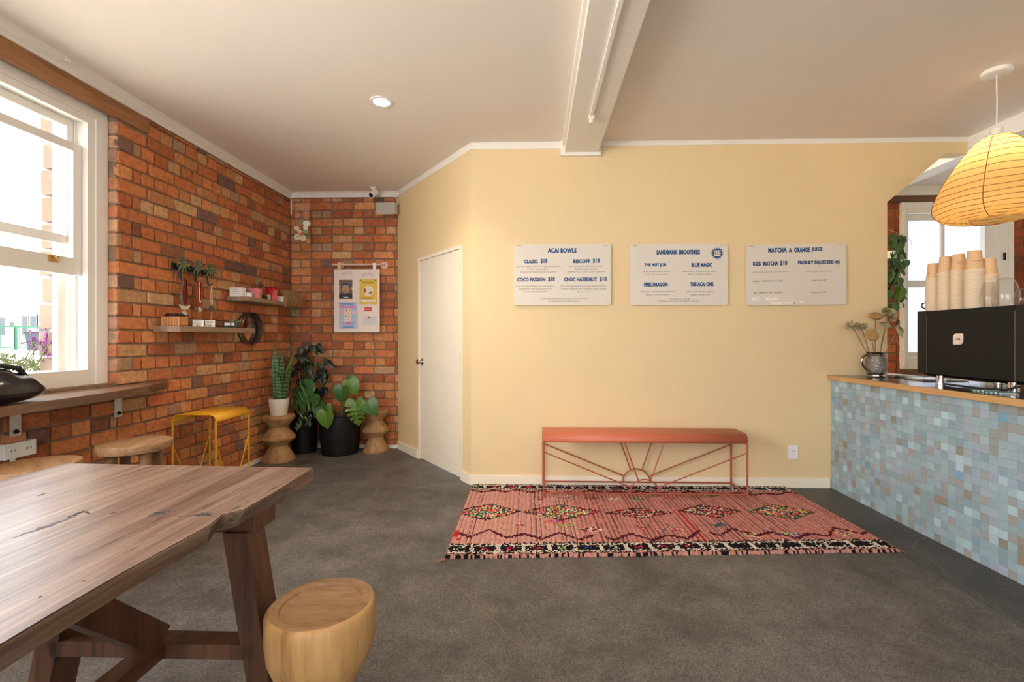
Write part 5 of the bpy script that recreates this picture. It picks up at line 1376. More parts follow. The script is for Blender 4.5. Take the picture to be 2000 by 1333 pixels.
m = MB(); m.box(-2.715, -2.61, 3.36, 3.76, LZ, LZ + .008); m.box(-2.715, -2.707, 3.36, 3.76, LZ, LZ + .045); m.box(-2.618, -2.61, 3.36, 3.76, LZ, LZ + .045); m.box(-2.715, -2.61, 3.36, 3.368, LZ, LZ + .045); m.box(-2.715, -2.61, 3.752, 3.76, LZ, LZ + .045); m.build('tray_body', wal2, t)
t = thing('woven_bowl', (-2.625, 3.93, LZ), 'brown dish with turquoise trinkets at the mirror end of the shelf', 'bowl')
MB().lathe([(0.0, LZ + .004), (.06, LZ + .004), (.075, LZ + .05), (.070, LZ + .05), (.056, LZ + .01), (0, LZ + .01)], -2.632, 3.93, 24, caps=False).build('body', wal2, t, smooth=True)
m = MB()
for k in range(9):
    a = k * .9; lathe_dir(m, [(0, -.008), (.011, -.004), (.013, 0), (.011, .004), (0, .008)], (-2.632 + .035 * math.cos(a), 3.93 + .035 * math.sin(a), LZ + .045 + .006 * (k % 3)), (math.sin(k), .3, 1), 8)
m.build('bead', mat('turquoise', srgb(110, 168, 150), .5, var=.3, scale=50), t, smooth=True)
# upper shelf
def block(name, label, cat, y0, y1, x0, x1, z0, z1, mt, nm='body', group=None, strokes=0):
    t = thing(name, ((x0 + x1) / 2, (y0 + y1) / 2, z0), label, cat, group)
    MB().box(x0, x1, y0, y1, z0, z1, bev=.002).build(nm, mt, t)
    if strokes:
        m = MB()
        for k in range(strokes):
            z = z1 - (z1 - z0) * (k + 1.2) / (strokes + 1.6); w = (x1 - x0) * (.3 if k % 2 else .22); xm = (x0 + x1) / 2
            m.box(xm - w, xm + w, y0 - .0006, y0, z, z + .003)
        m.build('print', ink_grey, t)
    return t
def onU(u, X): return atx(u, 580, X).y
def ublock(name, label, cat, u0, u1, y, dep, h, mt, strokes=0):
    return block(name, label, cat, y, y + dep, max(aty(u0, 580, y).x, XL + .006), min(aty(u1, 580, y).x, XS - .002), UZ, UZ + h, mt, strokes=strokes)
ublock('card_box', 'white box of cards at the near end of the upper shelf', 'box', 448, 472, 3.985, .06, .085, card_white, 3)
ublock('grey_card_stack', 'grey card stack behind the white box on the upper shelf', 'cards', 471, 486, 4.09, .02, .075, mat('card_grey', srgb(130, 130, 132), .7))
ublock('flat_cards', 'low white card stack between the box and pink cards', 'cards', 471, 489, 4.05, .03, .042, card_white, 1)
ublock('pink_card_stack', 'pink card stack standing on the upper shelf', 'cards', 483, 505, 4.115, .05, .088, mat('card_pink', srgb(228, 128, 132), .6), 3)
t = thing('incense_holder', (-2.64, 4.23, UZ), 'dark holder of black sticks behind the pink cards', 'holder')
MB().lathe([(.024, UZ), (.026, UZ + .06), (.022, UZ + .06), (.020, UZ + .005), (0, UZ + .005)], -2.62, 4.215, 18).build('cup', wal2, t, smooth=True)
for (dx, dy, dz, r) in ((-.01, -.09, .17, .0012), (-.006, -.07, .175, .0012), (.0, -.02, .14, .003), (.01, .05, .165, .004), (.0, .10, .15, .005)):
    MB().tube([(-2.62, 4.215, UZ + .008), (-2.62 + dx, 4.215 + dy, UZ + dz)], r, 6).build('stick', black_plastic if r > .002 else wal2, t)
t = thing('dark_dish', (-2.585, 4.28, UZ), 'small black dish beside the pink cards on the shelf', 'dish')
MB().lathe([(0, UZ), (.04, UZ), (.048, UZ + .025), (.044, UZ + .025), (.036, UZ + .006), (0, UZ + .006)], -2.582, 4.24, 22, caps=False).build('body', black_plastic, t, smooth=True)
t = thing('red_pouch', (-2.66, 4.40, UZ), 'bright red pouch standing on the upper shelf', 'pouch')
rr_ = mat('pouch_red', srgb(196, 22, 42), .4, var=.2, scale=20)
py_ = 4.36; px0, px1 = aty(520, 570, py_).x, aty(541, 570, py_).x
def prow(sgn):
    rows = []
    for k in range(7):
        z = k / 6; th_ = .026 * (1 - z) ** .7 + .002
        rows.append([(px0 + (px1 - px0) * x / 6, py_ - sgn * th_ * math.sin(PI * x / 6), UZ + .125 * z) for x in range(7)])
    return rows
m = MB(); m.sheet(prow(1)); m.sheet(prow(-1)); m.build('body', rr_, t, smooth=True)
MB().box(px0 - .001, px1 + .001, py_ - .004, py_ + .004, UZ + .098, UZ + .130).build('seal_strip', mat('pouch_dark', srgb(140, 16, 40), .4), t)
MB().box((px0 + px1) / 2 - .012, (px0 + px1) / 2 + .012, py_ - .020, py_ - .015, UZ + .07, UZ + .088).build('emblem', brass, t)
t = thing('green_candle', (-2.575, 4.40, UZ), 'small pale green candle in front of the red pouch', 'candle')
MB().lathe([(0, UZ), (.02, UZ), (.022, UZ + .045), (.018, UZ + .048), (0, UZ + .046)], -2.560, 4.305, 18, caps=False).build('body', mat('sage_wax', srgb(168, 186, 150), .5), t, smooth=True)
MB().tube([(-2.560, 4.305, UZ + .045), (-2.560, 4.306, UZ + .056)], .001, 4).build('wick', black_plastic, t)
leaning_card('note_card', 'white note card at the far end of the upper shelf', 545, 580.5, 589.5, .085, -2.55, card_white, None, strokes=2, zb=UZ)

# round deep-rimmed mirror
mr = thing('round_mirror', (-2.70, 4.245, 1.313), 'round mirror in a deep dark hoop rim below the shelves', 'mirror')
mc = Vector((XL + .002, 4.245, 1.313))
hoop = mat('hoop_wood', srgb(72, 52, 38), .5, var=.3, scale=25)
m = MB(); lathe_dir(m, [(.132, 0), (.150, 0), (.152, .06), (.149, .064), (.146, .06), (.146, .012), (.132, .012)], mc, (1, 0, 0), 48, caps=False); m.build('hoop', hoop, mr, smooth=True)
m = MB(); lathe_dir(m, [(.1525, .02), (.1545, .022), (.1545, .028), (.1525, .03)], mc, (1, 0, 0), 48, caps=False); lathe_dir(m, [(.1525, .045), (.1545, .047), (.1545, .053), (.1525, .055)], mc, (1, 0, 0), 48, caps=False); m.build('band', steel, mr, smooth=True)
m = MB(); lathe_dir(m, [(0, .008), (.140, .008), (.140, .004)], mc, (1, 0, 0), 48); m.build('mirror_glass', mat('silvered', (.85, .85, .85), .03, 1.0, var=.01), mr)

# palm hooks and necklaces
hk = thing('hook_rack', (XL + .01, 3.56, 1.765), 'dark hook rack with three palm tree hooks on the bricks', 'hooks')
iron = mat('dark_iron', (.035, .038, .03), .5, .5)
palmg = mat('patina_green', srgb(112, 118, 84), .5, .3, var=.35, scale=40)
MB().box(XL + .004, XL + .016, 3.34, 3.78, 1.742, 1.79, bev=.002).build('board', iron, hk)
HP = []
for (u, v) in ((353, 516), (382, 521.5), (406.5, 528)):
    c = atx(u, v, XL + .045); HP.append(c)
    t_ = MB(); t_.tube([(XL + .016, c.y, c.z - .0), (XL + .036, c.y, c.z - .03), (XL + .034, c.y + .004, c.z - .10), (XL + .05, c.y + .012, c.z - .125), (XL + .066, c.y + .022, c.z - .105)], [.009, .009, .010, .008, .005], 8)
    tr = t_.build('palm_hook', iron, hk, smooth=True)
    for k in range(10):
        a = 2 * PI * k / 10 + .2; l = .075 + .012 * math.sin(k * 2.3)
        d = Vector((.30, math.cos(a), math.sin(a) + .15)); e = d.cross(Vector((1, 0, 0))).normalized() * .011
        p1 = c + d * l * .5 + Vector((.012, 0, .006)); p2 = c + d * l + Vector((-.004, 0, -.018))
        MB().add([c, p1 + e, p2, p1 - e, p1 + Vector((.006, 0, 0))], [(0, 1, 4), (1, 2, 4), (2, 3, 4), (3, 0, 4)]).build('frond', palmg, tr)
def beads(name, label, top, half, bot, strands, pend=None):
    t = thing(name, (top.x, top.y, top.z), label, 'necklace', 'necklaces hanging from the palm hooks')
    for (mt, k, dz, r) in strands:
        pts = []
        for q in range(25):
            s = q / 24; a = PI * s
            pts.append(Vector((top.x + .014 * (1 - k), top.y - half * k * math.cos(a) * (1 if True else 0) * min(1, 1.6 * math.sin(PI * s) + .12), top.z - (top.z - bot - dz) * (math.sin(a) ** .75))))
        MB().tube(pts, r, 6).build('strand', mt, t, smooth=True)
    return t
teal, redb, tan_b, whb, orb = mat('bead_teal', srgb(120, 150, 140), .5, bump=1, bscale=300), mat('bead_red', srgb(140, 24, 20), .4, bump=1, bscale=300), mat('bead_tan', srgb(190, 130, 80), .5), mat('bead_white', srgb(215, 200, 175), .5), mat('bead_orange', srgb(178, 84, 30), .5, bump=1, bscale=300)
def hook_tip(c): return Vector((XL + .058, c.y + .018, c.z - .118))
tip = hook_tip(HP[0]); b = atx(359, 604, tip.x).z
t = beads('bead_necklace', 'red and teal bead necklace with white crescent pendant', tip, .036, b + .03, [(teal, 1.0, 0, .006), (teal, .86, .008, .005), (redb, .62, .012, .009), (redb, .42, .02, .010), (redb, .22, .026, .010), (redb, .05, .03, .008)])
m = MB(); m.prism([(tip.x, tip.y + .052 * math.cos(a), b + .032 + .038 * math.sin(a)) for a in [PI + PI * k / 12 for k in range(13)]] + [(tip.x, tip.y + .045 * math.cos(a), b + .034 + .012 * math.sin(a)) for a in [2 * PI - PI * k / 12 for k in range(13)]], (.006, 0, 0)); m.build('crescent', whb, t)
m = MB(); q = Vector((tip.x, tip.y, b - .035))
for k in range(5): lathe_dir(m, [(0, -.003), (.010, -.001), (.012, .002), (0, .004)], q + Vector((0, .012 * math.cos(k * 1.257), .012 * math.sin(k * 1.257))), (1, 0, 0), 8)
m.build('flower_pendant', whb, t, smooth=True)
tip = hook_tip(HP[1]); b = atx(385, 606, tip.x).z
t = beads('bead_necklace', 'orange and white bead necklace with shell pendants', tip, .036, b + .03, [(orb, 1.0, 0, .008), (orb, .84, .004, .008), (orb, .68, .01, .007), (redb, .52, .02, .006), (whb, .36, .03, .006), (whb, .22, .04, .005), (redb, .06, .05, .006)])
for (dy, mt, r) in ((-.025, mat('shell_brown', srgb(120, 88, 66), .4), .024), (.010, whb, .022), (.035, brass, .016)):
    m = MB(); lathe_dir(m, [(0, -.008), (r * .8, -.006), (r, 0), (r * .8, .006), (0, .008)], (tip.x, tip.y + dy, b + .005), (1, .2, .1), 14); m.build('pendant', mt, t, smooth=True)
tip = hook_tip(HP[2]); b = atx(410, 604, tip.x).z
t = beads('bead_necklace', 'thin pale necklace with dark stone pendant and tassel', tip, .018, b + .02, [(tan_b, 1.0, 0, .002), (whb, .7, .01, .002)])
m = MB(); lathe_dir(m, [(0, -.01), (.022, -.007), (.026, 0), (.022, .007), (0, .01)], (tip.x, tip.y, b + .005), (1, 0, 0), 14); m.build('pendant', mat('dark_stone', srgb(84, 80, 72), .3, var=.5, scale=60), t, smooth=True)
MB().tube([(tip.x, tip.y, b - .02), (tip.x, tip.y, b - .09)], [.002, .006], 6).build('tassel', tan_b, t)

# ------------------------------------------------------------------ tankard with dried flowers
MX, MY = 2.645, 3.60
tk = thing('tankard', (MX, MY, .921), 'embossed pewter tankard at the wall end of the worktop', 'tankard')
MB().lathe([(.0, .9215), (.060, .9215), (.063, .925), (.060, .932), (.0605, .948), (.0635, .952), (.0615, .957)], MX, MY, 40, caps=False).build('base', pewter_smooth, tk, smooth=True)
MB().lathe([(.0615, .957), (.067, .975), (.070, 1.01), (.0685, 1.045), (.063, 1.075), (.060, 1.085)], MX, MY, 48, wob=lambda a, z: 1 + .012 * math.sin(a * 9) * math.sin(z * 160), caps=False).build('body', pewter, tk, smooth=True)
MB().lathe([(.060, 1.085), (.064, 1.09), (.061, 1.096), (.066, 1.108), (.069, 1.112), (.064, 1.112), (.058, 1.10), (.057, .96), (0, .955)], MX, MY, 40, caps=False).build('rim', pewter_smooth, tk, smooth=True)
MB().tube([(MX - .058, MY - .01, 1.086), (MX - .085, MY - .012, 1.092), (MX - .112, MY - .014, 1.078), (MX - .122, MY - .014, 1.045), (MX - .112, MY - .014, 1.01), (MX - .09, MY - .012, .985), (MX - .066, MY - .01, .965), (MX - .068, MY - .01, .95), (MX - .082, MY - .01, .945)], [.007, .008, .008, .0085, .008, .007, .006, .005, .004], 10).build('handle', pewter_smooth, tk, smooth=True)
MB().tube([(MX - .055, MY - .01, 1.104), (MX - .075, MY - .01, 1.112), (MX - .085, MY - .01, 1.106)], [.006, .008, .003], 8).build('thumb_rest', pewter_smooth, tk, smooth=True)
FG, FY = mat('dried_sage', srgb(178, 168, 126), .8, var=.25, scale=50), mat('dried_ochre', srgb(170, 132, 78), .8, var=.25, scale=50)
STM = mat('dried_stem', srgb(150, 112, 82), .8)
frg = random.Random(8)
def bloom(label, u, v, r, dy, style, face, mt, root):
    p = aty(u, v, MY + dy); t = thing('dried_flower', (p.x, p.y, p.z), label, 'dried flower', 'dried palm flowers in the tankard')
    r = r * 1.28 * MY / F; ax = Vector(face).normalized(); q = ax.to_track_quat('Z', 'Y').to_matrix()
    P = lambda x, y, z: p + q @ Vector((x, y, z))
    m = MB()
    if style == 'rose':
        for k in range(6):
            rr = r * (1.0 - k * .155); n = 26; lo, hi = [], []
            for i in range(n + 1):
                a = 2 * PI * i / n + k; w = 1 + .10 * math.sin(3 * a + k * 2)
                lo.append(P(rr * .55 * math.cos(a), rr * .55 * math.sin(a), -r * .35 + k * r * .08)); hi.append(P(rr * w * math.cos(a), rr * w * math.sin(a), r * (.05 + .08 * k) + .08 * r * math.sin(4 * a)))
            m.sheet([lo, hi])
    elif style == 'pod':
        lathe_dir(m, [(0, -.5 * r), (.6 * r, -.4 * r), (r, 0), (.9 * r, .25 * r), (.5 * r, .33 * r), (0, .28 * r)], p, ax, 20)
        for i in range(22):
            a = 2 * PI * i / 22; m.tube([P(.45 * r * math.cos(a), .45 * r * math.sin(a), .35 * r), P(1.06 * r * math.cos(a), 1.06 * r * math.sin(a), .1 * r), P(.7 * r * math.cos(a), .7 * r * math.sin(a), -.45 * r)], r * .05, 4)
    else:
        for i in range(60):
            d = Vector((frg.gauss(0, 1), frg.gauss(0, 1), frg.gauss(.2, .8))).normalized(); s = d.cross(Vector((.3, .8, .1))).normalized() * r * .16
            c0 = P(*(d * r * .2)); c1 = P(*(d * r * .75)); c2 = P(*(d * r * frg.uniform(.85, 1.15))) + Vector((0, 0, -.2 * r))
            m.add([c0, c1 + q @ s, c2, c1 - q @ s], [(0, 1, 2, 3)])
    m.build('bloom', mt, t)
    st = p - ax * r * .3
    MB().tube([st, st.lerp(Vector(root), .5) + Vector((0, .004, -.004)), root], .0032, 6).build('stem', STM, t, smooth=True)
    if style == 'tuft': MB().tube([p, P(r * 1.3, 0, -r * .6), P(r * 1.7, .3 * r, -r * 1.2)], .0008, 4).build('tendril', STM, t)
rt = lambda dx, dy: (MX + dx, MY + dy, 1.02)
bloom('feathery dried flower leaning furthest from the tankard', 1664, 635, 9, -.02, 'tuft', (-.6, -.5, .6), FG, rt(-.02, .0))
bloom('feathery dried flower just inside the outermost one', 1683, 637, 8.5, .02, 'tuft', (-.4, -.6, .7), FG, rt(-.015, .01))
bloom('small round dried flower low above the tankard rim', 1703.5, 655.5, 8.5, -.03, 'pod', (-.2, -.9, .3), FY, rt(-.005, -.01))
bloom('ochre dried pod on a straight tall stem', 1711, 617.5, 8.5, .01, 'pod', (-.1, -.5, .8), FY, rt(.0, .01))
bloom('largest dried rose at the top of the bunch', 1738, 614, 12, -.02, 'rose', (.15, -.9, .45), FG, rt(.0, -.01))
bloom('drooping dried rose beneath the largest rose', 1732, 634, 9, .02, 'rose', (.2, -.3, .9), FG, rt(.015, .0))
bloom('striped dried rose leaning towards the window', 1757, 646, 10, .0, 'rose', (.75, -.5, .35), FG, rt(.02, .0))

# ------------------------------------------------------------------ cups and glasses on the machine
paper_cup = mat('cup_paper', srgb(222, 182, 138), .75, var=.04, scale=30)
cup_ink = mat('cup_ink', srgb(160, 70, 50), .7)
ZT = ZM1 + .0012
CH = 0.112
cm_ = MB().lathe([(.0285, CH), (.0285, CH - .003), (.030, CH - .0005), (.0395, .0065)], 0, 0, 22, caps=False)
cm_.lathe([(.0395, .0065), (.0432, .0058), (.0442, .0032), (.0432, .0006), (.0402, 0), (.0392, .0065), (.0297, CH - .0008), (.0297, CH - .0038), (0, CH - .0038)], 0, 0, 22, caps=False, mi=1)
cupm = cm_.mesh('takeaway_cup', [paper_cup, mat('cup_rim', srgb(240, 218, 190), .7, var=.03)], smooth=True)
STK = [(1823, .08, 30, 'the far end stack', 1.0, .0076), (1846.5, .08, 34, 'the second stack from the far end', 1.0, .0076), (1872.5, .08, 34, 'the stack printed with a swirl', 1.0, .0076), (1903, .06, 33, 'the tallest stack', 1.10, .0074), (1932, .13, 27, 'the short stack behind the glasses', 1.0, .0076)]
tops = []
for si, (u, dx, n, where, k, pitch) in enumerate(STK):
    X = XM + dx + .03; y = atx(u, 600, X).y
    for c in range(n):
        o = bpy.data.objects.new('takeaway_cup', cupm); o.location = (X, y, ZT + c * pitch); o.scale = (k, k, k); o.rotation_euler.z = R.random() * 6
        COL.objects.link(o)
        lab = ('top tan paper cup of ' if c == n - 1 else 'tan paper cup nested in ') + where
        tag(o, lab, 'cup', 'paper cups stacked on the espresso machine')
    tops.append((o, X, y, ZT + (n - 1) * pitch, k))
def on_cup(top, ang, z, out=.0006):
    o, X, y, zb, k = top; r = (.0395 + (.030 - .0395) * (z / CH)) * k + out
    return Vector((X + r * math.cos(ang), y + r * math.sin(ang), zb + z * k))
def cup_mark(top, nm, strokes, r):
    m = MB()
    for s in strokes: m.tube([on_cup(top, a, z) for a, z in s], r, 4)
    o = m.build(nm, cup_ink, None); o.parent = top[0]; o.rotation_euler = (0, 0, 0)
    o.matrix_parent_inverse = (Matrix.Translation(top[0].location) @ top[0].rotation_euler.to_matrix().to_4x4() @ Matrix.Diagonal((top[4], top[4], top[4], 1))).inverted()
fa = lambda top: math.atan2(-top[2], -top[1])
t = tops[2]; a0 = fa(t) + .15
cup_mark(t, 'swirl_logo', [[(a0 + (.40 - .009 * q) * math.cos(q * .28), .050 + (.0135 - .0003 * q) * math.sin(q * .28)) for q in range(34)], [(a0 + .16 * math.cos(q * .4), .050 + .005 * math.sin(q * .4)) for q in range(14)]], .0007)
t = tops[3]; a0 = fa(t) + .15
cup_mark(t, 'print', [[(a0 - .5 + i * .09, .052), (a0 - .5 + i * .09 + .06, .052)] for i in range(12)] + [[(a0 + .2 + i * .09, .046), (a0 + .2 + i * .09 + .06, .046)] for i in range(4)], .0011)
t = tops[0]; a0 = fa(t) - .8
cup_mark(t, 'print', [[(a0, .035 + .004 * i), (a0 + .18, .035 + .004 * i)] for i in range(4)], .0009)
bmug = thing('black_mug', (XM + .2, 3.16, ZT), 'black handled mug peeping out behind the far end cup stack', 'mug')
bx, by_ = XM + .20, atx(1826, 600, XM + .20).y
MB().lathe([(0, ZT), (.034, ZT), (.04, ZT + .01), (.042, ZT + .085), (.038, ZT + .085), (.036, ZT + .01), (0, ZT + .008)], bx, by_, 24, caps=False).build('body', black_plastic, bmug, smooth=True)
MB().tube([(bx - .03, by_ + .03, ZT + .07), (bx - .04, by_ + .058, ZT + .066), (bx - .042, by_ + .06, ZT + .04), (bx - .03, by_ + .032, ZT + .02)], .005, 8).build('handle', black_plastic, bmug, smooth=True)
def glass_cup(u, X, r, h, label):
    y = atx(u, 600, X).y; t = thing('drinking_glass', (X, y, ZT), label, 'glass', 'upturned drinking glasses on the espresso machine')
    MB().lathe([(r * .86, ZT), (r, ZT + h * .28), (r * .98, ZT + h * .5), (r * .80, ZT + h * .78), (r * .62, ZT + h * .92), (r * .55, ZT + h * .97), (0, ZT + h * .965)], X, y, 32, caps=False).build('bowl', clear_glass, t, smooth='all')
    MB().lathe([(r * .54, ZT + h * .965), (r * .60, ZT + h), (r * .3, ZT + h), (0, ZT + h * .99)], X, y, 32, caps=False).build('foot', clear_glass, t, smooth='all')
glass_cup(1931, XM + .075, .042, .150, 'smaller upturned glass in front of the short cup stack')
glass_cup(1963, XM + .085, .062, .165, 'largest upturned glass on the espresso machine')
glass_cup(1998, XM + .085, .040, .095, 'low upturned glass nearest the lantern edge of the machine')

# ------------------------------------------------------------------ plants
def leaf_mesh(name, mt, right, fold=.18, droop=.25, curl=.0, ny=None):
    """leaf from its right-hand outline (x, y), base at origin, tip at y=1, face up +Z"""
    mid = [(0, max(0.0, min(1.0, y * .97 + .015)) if 0 < i < len(right) - 1 else y) for i, (x, y) in enumerate(right)]
    n = len(right); vs = []
    zf = lambda x, y: fold * abs(x) - droop * y * y - curl * x * x
    for s in (-1, 1):
        for i, (x, y) in enumerate(right):
            vs.append((0, mid[i][1], zf(0, mid[i][1])))
            vs.append((s * x * .55, (y + mid[i][1]) / 2, zf(x * .55, (y + mid[i][1]) / 2)))
            vs.append((s * x, y, zf(x, y) + .02 * math.sin(y * 17)))
    fs = []
    for s in (0, 1):
        b = s * n * 3
        for i in range(n - 1):
            for j in (0, 1):
                f = [b + i * 3 + j, b + i * 3 + j + 1, b + (i + 1) * 3 + j + 1, b + (i + 1) * 3 + j]
                fs.append(f if s else f[::-1])
    return MB().add(vs, fs).mesh(name, mt, 'all', recalc=False)
def leaf_mat(name, c, rough=.35, var=.25, edge=None):
    m, nt, N, L, b = nodes(name)
    tc = N.new('ShaderNodeTexCoord'); nz = N.new('ShaderNodeTexNoise'); nz.inputs['Scale'].default_value = 6; nz.inputs['Detail'].default_value = 4
    L.new(tc.outputs['Object'], nz.inputs['Vector'])
    mx = N.new('ShaderNodeMixRGB'); mx.inputs[1].default_value = rgba([x * (1 - var) for x in c]); mx.inputs[2].default_value = rgba([x * (1 + var) for x in c]); L.new(nz.outputs['Fac'], mx.inputs[0])
    # pale midrib and side veins in the leaf's own coordinates
    sx = N.new('ShaderNodeSeparateXYZ'); L.new(tc.outputs['Object'], sx.inputs[0])
    ab = N.new('ShaderNodeMath'); ab.operation = 'ABSOLUTE'; L.new(sx.outputs[0], ab.inputs[0])
    v1 = N.new('ShaderNodeMapRange'); v1.inputs['From Min'].default_value = .006; v1.inputs['From Max'].default_value = .018; v1.inputs['To Min'].default_value = .55; v1.inputs['To Max'].default_value = 0; L.new(ab.outputs[0], v1.inputs['Value'])
    sb = N.new('ShaderNodeMath'); sb.operation = 'SUBTRACT'; L.new(sx.outputs[1], sb.inputs[0]); L.new(ab.outputs[0], sb.inputs[1])
    mo = N.new('ShaderNodeMath'); mo.operation = 'PINGPONG'; mo.inputs[1].default_value = .07; L.new(sb.outputs[0], mo.inputs[0])
    v2 = N.new('ShaderNodeMapRange'); v2.inputs['From Min'].default_value = .0; v2.inputs['From Max'].default_value = .008; v2.inputs['To Min'].default_value = .3; v2.inputs['To Max'].default_value = 0; L.new(mo.outputs[0], v2.inputs['Value'])
    ma = N.new('ShaderNodeMath'); ma.operation = 'MAXIMUM'; L.new(v1.outputs[0], ma.inputs[0]); L.new(v2.outputs[0], ma.inputs[1])
    m2 = N.new('ShaderNodeMixRGB'); m2.inputs[2].default_value = rgba([min(1, x * 2.0 + .02) for x in c]); L.new(ma.outputs[0], m2.inputs[0]); L.new(mx.outputs[0], m2.inputs[1])
    L.new(m2.outputs[0], b.inputs['Base Color']); b.inputs['Roughness'].default_value = rough
    b.inputs['Transmission Weight'].default_value = 0.0; b.inputs['Subsurface Weight'].default_value = 0.0
    return m
HEART = [(0, 0), (.10, -.13), (.26, -.17), (.42, -.09), (.51, .08), (.53, .25), (.49, .42), (.40, .60), (.27, .78), (.12, .92), (0, 1.0)]
MONST = [(0, 0), (.12, -.15), (.30, -.20), (.47, -.12), (.57, .04), (.58, .15), (.24, .20), (.26, .24), (.60, .27), (.58, .38), (.22, .37), (.24, .41), (.54, .48), (.49, .59), (.19, .53), (.2, .57), (.42, .68), (.35, .78), (.14, .68), (.15, .72), (.26, .85), (.13, .95), (0, 1.05)]
PHILO = [(0, 0), (.08, -.10), (.20, -.12), (.32, -.02), (.36, .15), (.33, .38), (.24, .64), (.12, .85), (0, 1.0)]
OVAL = [(0, 0), (.12, .06), (.24, .22), (.28, .42), (.22, .66), (.10, .88), (0, 1.0)]
g_mid, g_dark, g_lime, g_philo = leaf_mat('leaf_green', (.045, .120, .022), .33), leaf_mat('leaf_dark', (.036, .105, .022), .33), leaf_mat('leaf_lime', (.095, .190, .020), .35), leaf_mat('leaf_deep', (.008, .020, .010), .38)
L_heart, L_lime, L_monst, L_monl, L_philo, L_oval = leaf_mesh('leaf', g_mid, HEART), leaf_mesh('leaf', g_lime, HEART), leaf_mesh('leaf', g_dark, MONST), leaf_mesh('leaf', g_lime, MONST), leaf_mesh('leaf', g_philo, PHILO), leaf_mesh('leaf', leaf_mat('leaf_pothos', (.05, .11, .03), .4, .5), OVAL)
def put_leaf(parent, me, base, tip, width=None, face=(0, -1, .35), name='leaf'):
    base = Vector(base); tip = Vector(tip); d = tip - base; s = d.length; d.normalize()
    n = Vector(face); n = (n - d * n.dot(d)).normalized(); x = d.cross(n)
    M = Matrix((x, d, n)).transposed()
    o = bpy.data.objects.new(name, me); o.location = base - wloc(parent); o.rotation_euler = M.to_euler(); o.scale = ((width / 1.08) if width else s, s, s)
    o.parent = parent; COL.objects.link(o); return o
wick = mat('black_wicker', (.007, .0055, .006), .55, var=.5, scale=30, bump=.2, spec=.3)
soil = mat('soil', (.03, .02, .012), .95, bump=1, bscale=60)
def basket(cx, cy, r, h, label):
    t = thing('wicker_pot', (cx, cy, 0), label, 'pot', 'black wicker pots in the brick corner')
    pr = []
    nr = 26
    for k in range(nr * 2 + 1):
        z = h * k / (nr * 2); rr = r * (.86 + .14 * math.sin(min(1, z / h * 1.15) * PI * .5)) * (1 if z / h < .9 else 1 - (z / h - .9) * .35)
        pr.append((rr + (.003 if k % 2 else -.003), z))
    MB().lathe([(0, 0)] + pr + [(r * .86, h), (r * .82, h - .04), (0, h - .04)], cx, cy, 48, caps=False, wob=lambda a, z: 1 + .004 * math.sin(a * 23 + z * 140)).build('basket', wick, t, smooth='all')
    MB().lathe([(r * .81, h - .045), (r * .81, h - .03), (0, h - .028)], cx, cy, 32, caps=False).build('soil', soil, t)
    return t
B1 = (-2.07, 4.79, .208, .405); B2 = (-2.475, 4.82, .135, .41)
basket(*B1, 'large black wicker pot with the split leaf monstera')
basket(*B2, 'narrow black wicker pot behind the white plant pot')
stemg = mat('petiole', (.09, .13, .035), .5)
# monstera in the large pot
mo = thing('monstera_plant', (B1[0], B1[1], .37), 'monstera plant with broad bright green leaves in the large black pot', 'plant')
MB().lathe([(.0, .36), (.085, .36), (.095, .425), (.088, .425), (.08, .39), (0, .39)], B1[0] + .02, B1[1] - .05, 28, caps=False).build('inner_pot', mat('plum_plastic', srgb(70, 38, 46), .5), mo, smooth=True)
c0 = Vector((B1[0] + .02, B1[1] - .05, .39))
def leafpx(parent, me, b, tip, Y, wpx, face, stem_from=None, r=.0045):
    pb_ = aty(b[0], b[1], Y); pt_ = aty(tip[0], tip[1], Y - .02)
    lf = put_leaf(parent, me, pb_, pt_, wpx * Y / F, face)
    if stem_from is not None:
        mid = stem_from.lerp(pb_, .55) + Vector((0, .02, .05))
        MB().tube([stem_from, mid, pb_], r, 7).build('stem', stemg, parent, smooth=True)
    return lf
leafpx(mo, L_heart, (668, 757), (663, 788), 4.72, 33, (.05, -.9, .45), c0)
leafpx(mo, L_heart, (688, 744), (671, 742), 4.80, 26, (-.3, -.9, .4), c0)
leafpx(mo, L_lime, (682, 743), (697, 771), 4.78, 32, (.25, -.9, .35), c0)
leafpx(mo, L_heart, (622, 790), (632, 824), 4.58, 30, (-.2, -.85, .5), c0)
leafpx(mo, L_lime, (636, 805), (636, 839), 4.55, 36, (-.05, -.8, .6), c0)
leafpx(mo, L_monl, (694, 786), (698, 832), 4.62, 36, (.1, -.9, .4), c0)
leafpx(mo, L_heart, (718, 785), (734, 812), 4.60, 34, (.2, -.9, .4), c0)
leafpx(mo, L_heart, (636, 792), (641, 806), 4.60, 22, (.4, -.7, .5), c0)
